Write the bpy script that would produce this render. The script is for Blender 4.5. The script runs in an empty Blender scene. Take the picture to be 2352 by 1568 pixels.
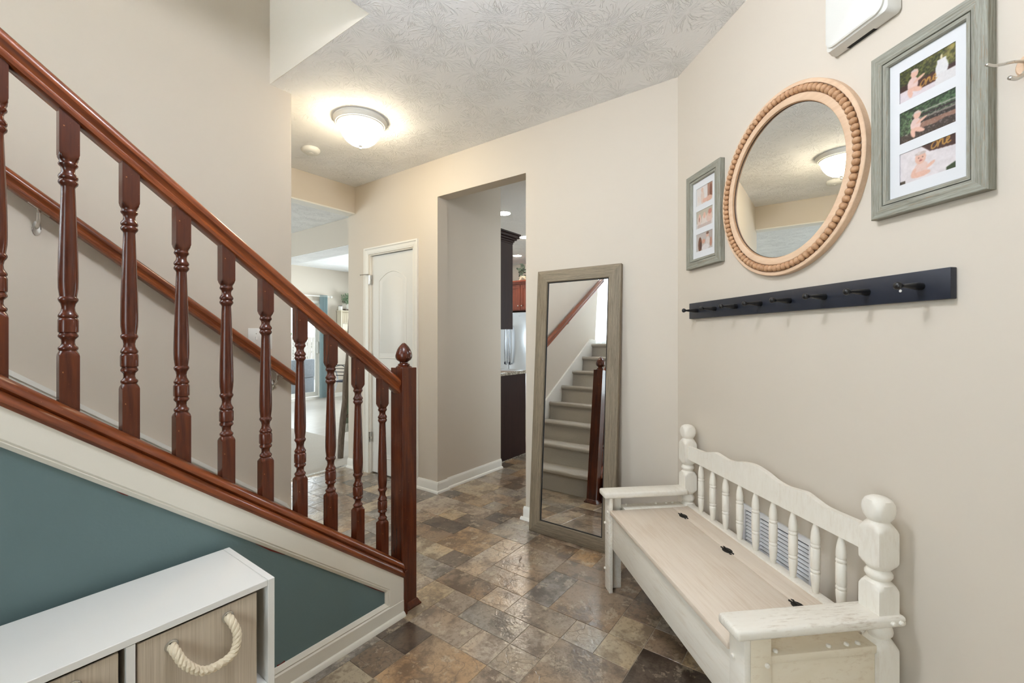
import bpy, bmesh, math, random
import numpy as np
from mathutils import Vector, Matrix
random.seed(7)
SC = bpy.context.scene
COL = SC.collection
S2 = math.sqrt(2)

# ------------------------------------------------------------------ camera
H = 1.27
FPX, YAW, HOR = 1012.64, math.radians(36.359), 776.2
cd = bpy.data.cameras.new('camera'); cam = bpy.data.objects.new('camera', cd); COL.objects.link(cam)
cam.location = (0, 0, H); cam.rotation_euler = (math.pi/2, 0, YAW - math.pi/2)
cd.sensor_width = 36; cd.lens = FPX/2352*36; cd.shift_y = -(784-HOR)/2352
cd.clip_start = 0.02; cd.clip_end = 100
SC.camera = cam
# ------------------------------------------------------------------ colour management / world
vs = SC.view_settings
SC.display_settings.display_device = 'sRGB'
vs.view_transform = 'Standard'; vs.look = 'None'; vs.gamma = 1; vs.use_curve_mapping = False
vs.exposure = 0.7
cy = SC.cycles
cy.use_denoising = True; cy.max_bounces = 7; cy.diffuse_bounces = 4; cy.glossy_bounces = 4; cy.use_light_tree = False; cy.use_adaptive_sampling = True; cy.adaptive_threshold = .04; cy.adaptive_min_samples = 20
cy.transmission_bounces = 6; cy.sample_clamp_indirect = 8; cy.caustics_reflective = False; cy.caustics_refractive = False
W = bpy.data.worlds.new('sky'); SC.world = W; W.use_nodes = True
W.node_tree.nodes['Background'].inputs[0].default_value = (0.86, 0.93, 1.0, 1)
W.node_tree.nodes['Background'].inputs[1].default_value = 3.0
# ------------------------------------------------------------------ daylight at the windows (behind their panes), some added for light
def area(name, loc, direction, sx, sy, power, color, portal=False):
    l = bpy.data.lights.new(name, 'AREA'); l.shape = 'RECTANGLE'; l.size = sx; l.size_y = sy; l.energy = power; l.color = color
    o = bpy.data.objects.new(name, l); COL.objects.link(o); o.location = loc
    o.rotation_euler = Vector(direction).to_track_quat('-Z', 'Y').to_euler()
    if portal: l.cycles.is_portal = True
    return o
DAY = (0.87, 0.94, 1.0)
area('daylight_landing_window', (-1.62, 2.75, 3.25), (1, 0, -.02), 1.7, 3.1, 250, DAY)
area('fill_light_front_door', (-1.62, 0.35, 1.35), (1, 0, 0), 1.5, 2.1, 22, DAY)  # unseen frontal fill from behind the camera, set at the front door
area('added_light_living_window', (-1.62, 6.3, 1.5), (1, 0, 0), 2.4, 1.6, 60, DAY)  # unseen source added to brighten the living room
area('daylight_patio_door', (4.25, 8.86, 1.03), (0, -1, 0), 1.8, 2.0, 1, DAY, portal=True)
area('added_light_family_window', (7.36, 6.9, 1.5), (-1, 0, 0), 2.0, 1.4, 170, DAY)  # added to light the family room ceiling and beam
area('daylight_kitchen_window', (5.2, -0.02, 1.6), (0, 1, 0), 1.6, 1.2, 30, DAY)

# ================================================================== helpers
def lin(r, g, b):
    f = lambda c: (c/255/12.92) if c/255 <= 0.04045 else ((c/255+0.055)/1.055)**2.4
    return (f(r), f(g), f(b), 1)

class B:
    def __init__(s): s.bm = bmesh.new()
    def box(s, x0, x1, y0, y1, z0, z1, bev=0, seg=1, M=None):
        r = bmesh.ops.create_cube(s.bm, size=1)['verts']
        cx, cy_, cz = (x0+x1)/2, (y0+y1)/2, (z0+z1)/2
        for v in r:
            v.co = Vector((cx+v.co.x*abs(x1-x0), cy_+v.co.y*abs(y1-y0), cz+v.co.z*abs(z1-z0)))
        if bev:
            es = list({e for v in r for e in v.link_edges})
            g = bmesh.ops.bevel(s.bm, geom=es, offset=bev, segments=seg, affect='EDGES', profile=.5)
            r = [v for v in g['verts']] + [v for v in r if v.is_valid]
        if M is not None:
            for v in set(r): v.co = M @ v.co
        return s
    def face(s, pts):
        s.bm.faces.new([s.bm.verts.new(p) for p in pts]); return s
    def extr(s, pts, vec):
        """closed polygon (3D points) extruded along vec"""
        vec = Vector(vec)
        a = [s.bm.verts.new(p) for p in pts]; b = [s.bm.verts.new(Vector(p)+vec) for p in pts]
        n = len(a)
        s.bm.faces.new(a); s.bm.faces.new(b[::-1])
        for i in range(n): s.bm.faces.new([a[i], b[i], b[(i+1) % n], a[(i+1) % n]])
        return s
    def prism(s, pts, z0, z1): return s.extr([(x, y, z0) for x, y in pts], (0, 0, z1-z0))
    def rings(s, rs, closed=False, caps=True):
        vv = [[s.bm.verts.new(p) for p in r] for r in rs]
        n = len(vv[0]); m = len(vv)
        for i in range(m if closed else m-1):
            a, b = vv[i], vv[(i+1) % m]
            for k in range(n): s.bm.faces.new([a[k], a[(k+1) % n], b[(k+1) % n], b[k]])
        if caps and not closed:
            s.bm.faces.new(vv[0][::-1]); s.bm.faces.new(vv[-1])
        return s
    def lathe(s, prof, seg=24, M=None, half=None, caps=True):
        """prof: (radius, z); half: clip to a square of that half width (turned from a square post)"""
        rs = []
        for r, z in prof:
            ring = []
            for k in range(seg):
                a = 2*math.pi*k/seg; c, sn = math.cos(a), math.sin(a)
                q = max(r, 1e-5)
                if half: q = min(q, half/max(abs(c), abs(sn)))
                p = Vector((q*c, q*sn, z))
                ring.append(M @ p if M is not None else p)
            rs.append(ring)
        return s.rings(rs, caps=caps)
    def tube(s, pts, r, seg=8, closed=False, flat=None):
        pts = [Vector(p) for p in pts]; n = len(pts); rs = []
        rr = r if isinstance(r, (list, tuple)) else [r]*n
        t0 = None; nv = None
        for i in range(n):
            if closed: t = (pts[(i+1) % n]-pts[i-1]).normalized()
            else: t = (pts[min(i+1, n-1)]-pts[max(i-1, 0)]).normalized()
            if nv is None:
                nv = t.cross(Vector((0, 0, 1)))
                if nv.length < 1e-3: nv = t.cross(Vector((0, 1, 0)))
                nv.normalize()
            else:
                nv = (nv - t*nv.dot(t)); nv.normalize()
            bv = t.cross(nv)
            fx, fy = flat if flat else (1, 1)
            rs.append([pts[i]+nv*(rr[i]*fx*math.cos(2*math.pi*k/seg))+bv*(rr[i]*fy*math.sin(2*math.pi*k/seg)) for k in range(seg)])
        return s.rings(rs, closed=closed)
    def ball(s, c, rx, ry, rz, u=12, v=8, M=None):
        c = Vector(c)
        rs = []
        for i in range(1, v):
            th = math.pi*i/v
            rs.append([(c+Vector((rx*math.sin(th)*math.cos(2*math.pi*k/u), ry*math.sin(th)*math.sin(2*math.pi*k/u), -rz*math.cos(th)))) for k in range(u)])
        if M is not None: rs = [[M @ p for p in r] for r in rs]
        return s.rings(rs)
    def mesh(s, name, smooth=30):
        bmesh.ops.recalc_face_normals(s.bm, faces=s.bm.faces[:])
        me = bpy.data.meshes.new(name); s.bm.to_mesh(me); s.bm.free()
        if smooth:
            me.polygons.foreach_set('use_smooth', [True]*len(me.polygons))
            me.set_sharp_from_angle(angle=math.radians(smooth))
        return me
    def obj(s, name, mat, parent=None, smooth=30, world=False):
        if parent is not None and world:
            inv = WM[parent.name].inverted()
            for v in s.bm.verts: v.co = inv @ v.co
        return link(name, s.mesh(name, smooth), mat, parent)
WM = {}
def link(name, me, mat, parent=None, loc=None):
    o = bpy.data.objects.new(name, me); COL.objects.link(o)
    if mat is not None and len(me.materials) == 0: me.materials.append(mat)
    if parent is not None: o.parent = parent
    if loc is not None: o.location = loc
    WM[o.name] = (WM[parent.name] if parent is not None else Matrix()) @ Matrix.Translation(loc or (0, 0, 0))
    return o
def tag(o, label=None, cat=None, group=None, kind=None):
    if label: o['label'] = label
    if cat: o['category'] = cat
    if group: o['group'] = group
    if kind: o['kind'] = kind
    return o
def thing(name, label, cat, loc=(0, 0, 0), rotz=0, group=None, M=None, kind=None):
    o = bpy.data.objects.new(name, None); COL.objects.link(o); o.empty_display_size = .05
    M = M if M is not None else Matrix.Translation(loc) @ Matrix.Rotation(rotz, 4, 'Z')
    o.matrix_world = M; WM[o.name] = M
    return tag(o, label, cat, group, kind)
def struct(o, label=None, cat=None): return tag(o, label, cat, None, 'structure')
def mitre(name, mat, parent, w0, w1, h0, h1, prof, smooth=30, sides=(0, 1, 2, 3)):
    """frame of four mitred rails round the rectangle x w0..w1, z h0..h1 (local); prof: closed polygon of (inset, y)"""
    out = []
    for sd in sides:
        b = B(); ra = []; rb = []
        for ins, y in prof:
            c = [(w0+ins, y, h0+ins), (w1-ins, y, h0+ins), (w1-ins, y, h1-ins), (w0+ins, y, h1-ins)]
            ra.append(c[sd]); rb.append(c[(sd+1) % 4])
        b.rings([ra, rb]); out.append(b.obj(name, mat[sd % 2] if isinstance(mat, (list, tuple)) else mat, parent, smooth))
    return out
def catmull(pts, n=6):
    pts = [Vector(p) for p in pts]; out = []
    for i in range(len(pts)-1):
        p0, p1, p2, p3 = pts[max(i-1, 0)], pts[i], pts[i+1], pts[min(i+2, len(pts)-1)]
        for k in range(n):
            t = k/n
            out.append(.5*((2*p1)+(-p0+p2)*t+(2*p0-5*p1+4*p2-p3)*t*t+(-p0+3*p1-3*p2+p3)*t**3))
    out.append(pts[-1]); return out

# ================================================================== materials
class N:
    def __init__(s, name):
        s.m = bpy.data.materials.new(name); s.m.use_nodes = True; s.t = s.m.node_tree
        s.b = s.t.nodes['Principled BSDF']
    def n(s, typ, **kw):
        x = s.t.nodes.new(typ)
        for k, v in kw.items():
            if k[0] == '_': setattr(x, k[1:], v)
            else: s.inp(x, k, v)
        return x
    def inp(s, node, key, v):
        key = int(key[1:]) if (key[0] == 'i' and key[1:].isdigit()) else key.replace('_', ' ')
        sock = node.inputs[key]
        if isinstance(v, bpy.types.NodeSocket): s.t.links.new(v, sock)
        elif isinstance(v, bpy.types.Node): s.t.links.new(v.outputs[0], sock)
        else: sock.default_value = v
    def set(s, **kw):
        for k, v in kw.items(): s.inp(s.b, k, v)
        return s
    def ramp(s, fac, stops, interp='LINEAR'):
        r = s.n('ShaderNodeValToRGB', Fac=fac); cr = r.color_ramp; cr.interpolation = interp
        while len(cr.elements) < len(stops): cr.elements.new(.5)
        for e, (p, c) in zip(cr.elements, stops):
            e.position = p; e.color = c if len(c) == 4 else (*c, 1)
        return r
    def mix(s, fac, a, b, blend='MIX'):
        x = s.n('ShaderNodeMix', _data_type='RGBA', _blend_type=blend)
        for i, v in ((0, fac), (6, a), (7, b)):
            if isinstance(v, bpy.types.NodeSocket): s.t.links.new(v, x.inputs[i])
            elif isinstance(v, bpy.types.Node): s.t.links.new(v.outputs[0], x.inputs[i])
            else: x.inputs[i].default_value = v
        return x.outputs[2]
    def math(s, op, a, b=0.0, c=None):
        x = s.n('ShaderNodeMath', _operation=op, i0=a, i1=b)
        if c is not None: s.inp(x, 'i2', c)
        return x.outputs[0]
    def coord(s, scale=(1, 1, 1), rot=(0, 0, 0), kind='Object', rnd=False):
        tc = s.n('ShaderNodeTexCoord'); v = tc.outputs[kind]
        if rnd:
            oi = s.n('ShaderNodeObjectInfo')
            mm = s.n('ShaderNodeVectorMath', _operation='MULTIPLY', i0=oi.outputs['Random'], i1=(37, 91, 53))
            v = s.n('ShaderNodeVectorMath', _operation='ADD', i0=v, i1=mm.outputs[0]).outputs[0]
        # rotation first (bring the grain to an axis), then scale
        if any(rot): v = s.n('ShaderNodeMapping', Vector=v, Rotation=rot).outputs[0]
        return s.n('ShaderNodeMapping', Vector=v, Scale=scale).outputs[0]
    def bump(s, h, strength=.3, dist=.01):
        s.inp(s.b, 'Normal', s.n('ShaderNodeBump', Height=h, Strength=strength, Distance=dist).outputs[0]); return s
    def noise(s, vec, scale, detail=4, rough=.55, dist=0.0):
        return s.n('ShaderNodeTexNoise', Vector=vec, Scale=scale, Detail=detail, Roughness=rough, Distortion=dist).outputs['Fac']

def paint(name, col, rough=.6, bump=.08, scale=180):
    a = N(name); v = a.coord()
    n1 = a.noise(v, 1.7, 0)
    a.set(Base_Color=a.mix(a.math('MULTIPLY', n1, .10), col, (col[0]*.9, col[1]*.89, col[2]*.87, 1)), Roughness=rough)
    a.inp(a.b, 'Specular IOR Level', .3)
    if bump >= .05: a.bump(a.noise(v, scale, 1), bump, .003)
    return a.m
def plain(name, col, rough=.5, metal=0.0, spec=.5, bump=0, bscale=200):
    a = N(name); a.set(Base_Color=col, Roughness=rough, Metallic=metal); a.inp(a.b, 'Specular IOR Level', spec)
    v = a.coord(); n1 = a.noise(v, 25, 0)
    a.inp(a.b, 'Roughness', a.n('ShaderNodeMapRange', Value=n1, i3=max(rough-.05, 0), i4=min(rough+.05, 1)).outputs[0])
    if bump: a.bump(a.noise(v, bscale, 3), bump, .003)
    return a.m
def wood(name, c1, c2, rough=.35, scale=(30, 30, 2.5), rot=(0, 0, 0), spec=.5, coat=0, fleck=None, bump=.08, rnd=False, contrast=(.3, .7), streak=None):
    a = N(name); v = a.coord(scale, rot, rnd=rnd)
    n1 = a.noise(v, 1.0, 3, .6, .6); n2 = a.noise(v, 4.0, 2, .65)
    f = a.math('ADD', a.math('MULTIPLY', n1, .65), a.math('MULTIPLY', n2, .35))
    col = a.ramp(f, [(contrast[0], c1), (contrast[1], c2)]).outputs[0]
    if streak:
        n3 = a.noise(v, 2.2, 4, .75, .3)
        col = a.mix(a.ramp(n3, [(streak[1], (0, 0, 0)), (streak[2], (1, 1, 1))]).outputs[0], col, streak[0])
    if fleck:
        vv = a.coord(); n3 = a.noise(vv, 130, 2, .5)
        col = a.mix(a.ramp(n3, [(.74, (0, 0, 0)), (.80, (1, 1, 1))]).outputs[0], col, fleck)
    a.set(Base_Color=col, Roughness=rough); a.inp(a.b, 'Specular IOR Level', spec)
    if coat: a.set(Coat_Weight=coat, Coat_Roughness=.08)
    a.bump(f, bump, .004); return a.m

M = {}
WALL = lin(211, 201, 187)
M['wall'] = paint('wall_paint_beige', WALL, bump=.04)
M['trim'] = paint('trim_paint_white', lin(236, 234, 227), .38, .03, 90)
M['trim_cream'] = paint('trim_paint_cream', lin(228, 223, 210), .42, .04, 60)
M['door'] = paint('door_paint_white', lin(224, 223, 218), .4, .05, 120)
M['teal'] = paint('panel_paint_teal', lin(100, 120, 121), .5, .1, 140)
M['redpaint'] = plain('old_red_paint', lin(112, 30, 20), .6)
PITCH = math.atan(.7756)
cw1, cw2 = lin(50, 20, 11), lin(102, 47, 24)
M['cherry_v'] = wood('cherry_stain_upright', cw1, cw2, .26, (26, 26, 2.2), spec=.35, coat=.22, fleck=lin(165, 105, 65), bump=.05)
M['cherry_d_lit'] = wood('cherry_stain_sloping_lit', lin(70, 29, 13), lin(146, 75, 34), .32, (2.2, 26, 26), rot=(0, -PITCH, 0), spec=.35, coat=.25, fleck=lin(180, 120, 75), bump=.05)  # paler orange than the uprights: light on the rails is in the colour
M['navy'] = plain('navy_black_paint', lin(30, 35, 47), .42, bump=.05)
M['peg'] = plain('peg_black_paint', lin(22, 22, 24), .35)
M['chrome'] = plain('satin_nickel', lin(205, 203, 198), .28, 1)
M['brass_dark'] = plain('aged_bronze', lin(42, 40, 38), .45, .7)
M['black'] = plain('black_gap', lin(14, 12, 11), .7)
M['white_plastic'] = plain('white_plastic', lin(224, 223, 217), .4, bump=.02)
M['melamine'] = plain('white_melamine', lin(232, 231, 226), .42, bump=.03, bscale=300)
M['carpet'] = None
a = N('mirror_glass'); a.set(Base_Color=(.93, .95, .95, 1), Metallic=1.0, Roughness=.0); M['mirror'] = a.m
a = N('window_glass'); tp = a.n('ShaderNodeBsdfTransparent', Color=(.96, .98, .97, 1)); gl = a.n('ShaderNodeBsdfGlossy', Roughness=.0)
fz = a.n('ShaderNodeFresnel', IOR=1.45); mx = a.n('ShaderNodeMixShader', i0=fz.outputs[0], i1=tp.outputs[0], i2=gl.outputs[0]); a.t.links.new(mx.outputs[0], a.t.nodes['Material Output'].inputs[0]); M['glass'] = a.m

def ceiling_mat():
    a = N('stomped_texture_ceiling')
    tc = a.n('ShaderNodeTexCoord')
    wv = a.n('ShaderNodeTexNoise', Vector=tc.outputs['Object'], Scale=9.0, Detail=2)
    wob = a.n('ShaderNodeVectorMath', _operation='MULTIPLY_ADD', i0=wv.outputs['Color'], i1=(.045, .045, 0), i2=tc.outputs['Object']).outputs[0]
    total = None
    for k, (sc, off) in enumerate(((4.3, (0, 0, 0)), (4.9, (7.3, 3.1, 0)))):
        p = a.n('ShaderNodeMapping', Vector=wob, Location=off, Scale=(sc, sc, 0)).outputs[0]
        vo = a.n('ShaderNodeTexVoronoi', _voronoi_dimensions='2D', Vector=p, Scale=1.0, Randomness=1.0)
        d = a.n('ShaderNodeVectorMath', _operation='SUBTRACT', i0=p, i1=vo.outputs['Position']).outputs[0]
        sp = a.n('ShaderNodeSeparateXYZ', Vector=d)
        ang = a.math('ARCTAN2', sp.outputs[1], sp.outputs[0])
        r = a.n('ShaderNodeVectorMath', _operation='LENGTH', i0=d).outputs['Value']
        cs = a.n('ShaderNodeSeparateColor', Color=vo.outputs['Color'])
        vec = a.n('ShaderNodeCombineXYZ', X=a.math('MULTIPLY', a.math('COSINE', ang), 2.6), Y=a.math('MULTIPLY', a.math('SINE', ang), 2.6),
                  Z=a.math('ADD', a.math('MULTIPLY', cs.outputs[0], 40.0), a.math('MULTIPLY', r, .9))).outputs[0]
        nz = a.n('ShaderNodeTexNoise', Vector=vec, Scale=2.0, Detail=1.2, Roughness=.5).outputs['Fac']
        ridge = a.ramp(a.math('ABSOLUTE', a.math('SUBTRACT', nz, .5)), [(0, (1, 1, 1)), (.03, (0, 0, 0))]).outputs[0]
        fall = a.ramp(r, [(.04, (0, 0, 0)), (.14, (1, 1, 1)), (.42, (.8, .8, .8)), (.62, (0, 0, 0))]).outputs[0]
        patch = a.ramp(a.n('ShaderNodeTexNoise', Vector=p, Scale=2.3, Detail=1).outputs['Fac'], [(.36, (.45, .45, .45)), (.52, (1, 1, 1))]).outputs[0]
        h = a.math('MULTIPLY', a.math('MULTIPLY', ridge, fall), patch)
        total = h if total is None else a.math('MAXIMUM', total, h)
    fine = a.n('ShaderNodeTexNoise', Vector=tc.outputs['Object'], Scale=90, Detail=3).outputs['Fac']
    hh = a.math('ADD', total, a.math('MULTIPLY', fine, .18))
    a.set(Base_Color=lin(247, 247, 247), Roughness=.85); a.inp(a.b, 'Specular IOR Level', .2)
    a.bump(hh, .75, .005); return a.m
M['ceiling'] = ceiling_mat()

def carpet_mat():
    a = N('beige_cut_pile_carpet'); v = a.coord()
    n1 = a.noise(v, 420, 2); n2 = a.noise(v, 60, 4); n3 = a.noise(v, 6, 2)
    c = a.mix(n1, lin(176, 169, 158), lin(226, 221, 212)); c = a.mix(a.math('MULTIPLY', n3, .3), c, lin(182, 174, 164))
    a.set(Base_Color=c, Roughness=.95); a.inp(a.b, 'Specular IOR Level', .1)
    a.bump(a.math('ADD', n1, a.math('MULTIPLY', n2, .6)), .8, .008); return a.m
M['carpet'] = carpet_mat()

def tile_mat():
    a = N('slate_print_vinyl')
    oi = a.n('ShaderNodeObjectInfo'); v = a.coord((1, 1, 1), rnd=True)
    w = a.n('ShaderNodeTexNoise', Vector=v, Scale=9, Detail=2)
    wv = a.n('ShaderNodeVectorMath', _operation='MULTIPLY_ADD', i0=w.outputs['Color'], i1=(.05, .05, .05), i2=v).outputs[0]
    n1 = a.noise(v, 6.5, 6, .66, .15); n2 = a.noise(wv, 11, 6, .72, .1); n3 = a.noise(v, 48, 3, .7); n4 = a.noise(v, 3.2, 1, .5)
    base = oi.outputs['Color']
    dark = a.mix(1.0, base, (.40, .35, .32, 1), 'MULTIPLY')
    light = a.mix(.62, base, lin(206, 190, 164)); warm = a.mix(1.0, base, (1.16, 1.0, .80, 1), 'MULTIPLY')
    c = a.mix(a.ramp(n4, [(.42, (0, 0, 0)), (.62, (.8, .8, .8))]).outputs[0], base, warm)
    c = a.mix(a.ramp(n1, [(.40, (.9, .9, .9)), (.475, (.35, .35, .35)), (.52, (0, 0, 0))]).outputs[0], c, dark)
    c = a.mix(a.ramp(n2, [(.555, (0, 0, 0)), (.59, (.55, .55, .55)), (.68, (.85, .85, .85))]).outputs[0], c, light)
    c = a.mix(a.ramp(n3, [(.36, (.6, .6, .6)), (.50, (0, 0, 0))]).outputs[0], c, dark)
    vo = a.n('ShaderNodeTexVoronoi', _feature='DISTANCE_TO_EDGE', Vector=a.n('ShaderNodeVectorMath', _operation='MULTIPLY_ADD', i0=w.outputs['Color'], i1=(.12, .12, .12), i2=v).outputs[0], Scale=7.0)
    crack = a.ramp(vo.outputs['Distance'], [(.0, (1, 1, 1)), (.018, (0, 0, 0))]).outputs[0]
    ck = a.math('MULTIPLY', crack, a.ramp(n4, [(.48, (0, 0, 0)), (.56, (1, 1, 1))]).outputs[0])
    c = a.mix(a.math('MULTIPLY', ck, .6), c, dark)
    a.set(Base_Color=c, Roughness=a.n('ShaderNodeMapRange', Value=n3, i3=.24, i4=.42).outputs[0])
    a.inp(a.b, 'Specular IOR Level', .6); a.set(Coat_Weight=.9, Coat_Roughness=.14, Coat_IOR=1.55)
    rg = a.math('ABSOLUTE', a.math('SUBTRACT', a.noise(wv, 26, 2, .55, .6), .5))
    h = a.math('ADD', a.math('ADD', a.math('MULTIPLY', n1, .8), a.math('MULTIPLY', n3, .35)), a.math('SUBTRACT', a.math('MULTIPLY', rg, 1.1), a.math('MULTIPLY', ck, .3)))
    bp = a.n('ShaderNodeBump', Height=h, Strength=.48, Distance=.004).outputs[0]
    a.inp(a.b, 'Normal', bp); a.inp(a.b, 'Coat Normal', bp); return a.m
M['tile'] = tile_mat()
def grout_mat():
    a = N('vinyl_joint_line'); v = a.coord(); n1 = a.noise(v, 12, 4)
    a.set(Base_Color=a.mix(n1, lin(170, 156, 134), lin(198, 186, 164)), Roughness=.55); return a.m
M['grout'] = grout_mat()
def bench_mat(name, rotz, scale, wear=.5, wcol=lin(186, 160, 126), c1=lin(230, 223, 209), c2=lin(242, 238, 229)):
    a = N(name); v = a.coord(scale); vv = a.coord()
    n1 = a.noise(v, 1.0, 3, .65, .4); n2 = a.noise(v, 3.5, 4, .7, .2); n3 = a.noise(vv, 5, 1)
    c = a.mix(n1, c1, c2)
    c = a.mix(a.ramp(a.math('MULTIPLY', n2, a.math('ADD', n3, .45)), [(.50-.08*wear, (0, 0, 0)), (.72-.1*wear, (.75*wear,)*3)]).outputs[0], c, wcol)
    a.set(Base_Color=c, Roughness=.5); a.inp(a.b, 'Specular IOR Level', .4); a.bump(n2, .1, .003); return a.m
M['bench'] = bench_mat('whitewash_paint', 0, (3, 30, 30), .35)
M['bench_post'] = bench_mat('whitewash_paint_post', 0, (25, 25, 6), .18)
M['bench_worn'] = bench_mat('whitewash_paint_worn', 0, (55, 7, 40), .75, lin(164, 142, 114))
M['bench_end_shaded'] = bench_mat('whitewash_paint_end_shaded', 0, (20, 9, 20), .75, lin(194, 170, 136), lin(226, 213, 188), lin(236, 227, 208))  # tan base puts the end's shade into the whitewash, plus worn streaks
M['bench_seat'] = bench_mat('whitewash_paint_seat', 0, (2.5, 45, 45), .45, lin(196, 170, 142), lin(216, 200, 182), lin(234, 222, 207))
M['weather_v'] = wood('weathered_grey_wood_upright', lin(100, 97, 84), lin(168, 168, 156), .6, (240, 240, 9), bump=.15, streak=(lin(140, 112, 80), .58, .68))
M['weather_h'] = wood('weathered_grey_wood_level', lin(100, 97, 84), lin(168, 168, 156), .6, (9, 240, 240), bump=.15, streak=(lin(140, 112, 80), .58, .68))
M['drift_v'] = wood('driftwood_frame_upright', lin(100, 88, 71), lin(152, 138, 116), .6, (170, 170, 7), bump=.15, streak=(lin(72, 60, 46), .60, .72))
M['drift_h'] = wood('driftwood_frame_level', lin(100, 88, 71), lin(152, 138, 116), .6, (7, 170, 170), bump=.15, streak=(lin(72, 60, 46), .60, .72))
M['beech'] = wood('natural_beech', lin(212, 178, 146), lin(228, 198, 168), .55, (4, 40, 40), bump=.03)
M['bead'] = wood('natural_bead_wood', lin(168, 124, 88), lin(204, 162, 124), .5, (60, 60, 14), bump=.03, rnd=True)
M['mat'] = plain('white_mat_board', lin(216, 217, 219), .8)
M['bin'] = wood('striped_linen_board', lin(172, 157, 138), lin(208, 195, 175), .75, (260, 260, 2.2), bump=.04)
M['rope'] = plain('cotton_rope', lin(226, 212, 186), .9, bump=.3, bscale=300)
M['espresso'] = wood('espresso_cabinet_wood', lin(30, 14, 14), lin(46, 24, 22), .5, (30, 30, 3), bump=.02, spec=.3)
M['cabcherry'] = wood('cherry_cabinet_wood', lin(110, 50, 34), lin(150, 78, 54), .35, (30, 30, 3), bump=.02)
def granite():
    a = N('speckled_granite'); v = a.coord(); n1 = a.noise(v, 120, 4, .7); n2 = a.noise(v, 320, 2)
    c = a.ramp(n1, [(.36, lin(60, 54, 48)), (.47, lin(150, 140, 124)), (.60, lin(214, 208, 196))]).outputs[0]
    a.set(Base_Color=a.mix(a.math('MULTIPLY', n2, .3), c, lin(40, 36, 34)), Roughness=.12); return a.m
M['granite'] = granite()
a = N('brushed_stainless'); v = a.coord((200, 200, 1)); a.set(Base_Color=lin(198, 202, 208), Metallic=1.0, Roughness=.32); a.bump(a.noise(v, 1, 3), .05, .002); M['steel'] = a.m
def shade_mat(name, col, k):
    a = N(name); a.set(Base_Color=(.9, .88, .82, 1), Roughness=.3); a.inp(a.b, 'Emission Color', (*col, 1)); a.inp(a.b, 'Emission Strength', k); return a.m
M['shade'] = shade_mat('lit_alabaster_glass_hall', (1.0, .86, .62), 25.0)
M['shade_entry'] = shade_mat('lit_alabaster_glass_entry', (.93, .975, 1.06), 55.0)
M['shade_up'] = shade_mat('added_lamp_glass_upstairs', (.96, .98, 1.03), 10.0)
a = N('lit_recessed_lens'); a.set(Base_Color=(.9, .9, .9, 1)); a.inp(a.b, 'Emission Color', (1.0, .89, .74, 1)); a.inp(a.b, 'Emission Strength', 75.0); M['can'] = a.m
a = N('sheer_white_fabric'); v = a.coord((60, 60, 2)); a.set(Base_Color=lin(236, 238, 240), Roughness=.9)
tr = a.n('ShaderNodeBsdfTranslucent', Color=(.9, .92, .95, 1)); mx = a.n('ShaderNodeMixShader', i0=.55, i1=a.b.outputs[0], i2=tr.outputs[0])
a.t.links.new(mx.outputs[0], a.t.nodes['Material Output'].inputs[0]); M['sheer'] = a.m
M['teal_fabric'] = plain('teal_curtain_fabric', lin(206, 222, 224), .9, bump=.1)
M['leaf'] = plain('sage_leaf', lin(150, 172, 142), .6)
M['leaf_dark'] = plain('dusty_leaf', lin(92, 104, 92), .6)
M['cream_wood'] = wood('cream_shelf_paint', lin(206, 194, 170), lin(224, 214, 194), .55, (30, 30, 3), bump=.03)
M['bark'] = wood('grey_bark_pole', lin(72, 62, 54), lin(128, 114, 100), .8, (40, 40, 5), bump=.4)
M['throw'] = plain('sage_knit_throw', lin(140, 146, 130), .95, bump=.4, bscale=140)
M['glare_floor'] = wood('vinyl_floor_pale_glare', lin(176, 168, 158), lin(204, 198, 190), .3, (3, 24, 24), bump=.03)  # patio door glare on the vinyl floor, put into a pale colour
M['fence'] = wood('weathered_fence_board', lin(128, 122, 114), lin(168, 162, 154), .8, (30, 30, 2), bump=.1)
M['concrete'] = plain('patio_concrete', lin(190, 188, 182), .85, bump=.2, bscale=60)
M['wicker'] = wood('grey_wicker', lin(84, 90, 98), lin(120, 126, 134), .7, (60, 60, 60), bump=.3)
M['foliage'] = plain('hedge_leaf', lin(84, 112, 66), .7)
M['pink'] = plain('pale_pink_card', lin(222, 200, 196), .7)
M['vent'] = plain('vent_white_enamel', lin(238, 239, 243), .4)
M['duct'] = plain('dark_duct', lin(52, 54, 66), .8)
M['candle'] = plain('white_candle_jar', lin(232, 228, 220), .4)

# ================================================================== the setting
XB, CY, ZC, YS, XE, YK = 2.554, 0.72, 2.74, 2.645, 1.35, 1.60
RISE, RUN, XR1 = .197, .254, 1.3155
SL = .7756
def slab_holes(b, axis, c0, c1, u0, u1, z0, z1, holes):
    us = sorted({u0, u1, *[h[0] for h in holes], *[h[1] for h in holes]}); zs = sorted({z0, z1, *[h[2] for h in holes], *[h[3] for h in holes]})
    us = [u for u in us if u0 <= u <= u1]; zs = [z for z in zs if z0 <= z <= z1]
    for i in range(len(us)-1):
        run = None
        for j in range(len(zs)-1):
            um, zm = (us[i]+us[i+1])/2, (zs[j]+zs[j+1])/2
            if any(h[0] < um < h[1] and h[2] < zm < h[3] for h in holes): continue
            if axis == 'x': b.box(c0, c1, us[i], us[i+1], zs[j], zs[j+1])
            else: b.box(us[i], us[i+1], c0, c1, zs[j], zs[j+1])
    return b
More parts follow.
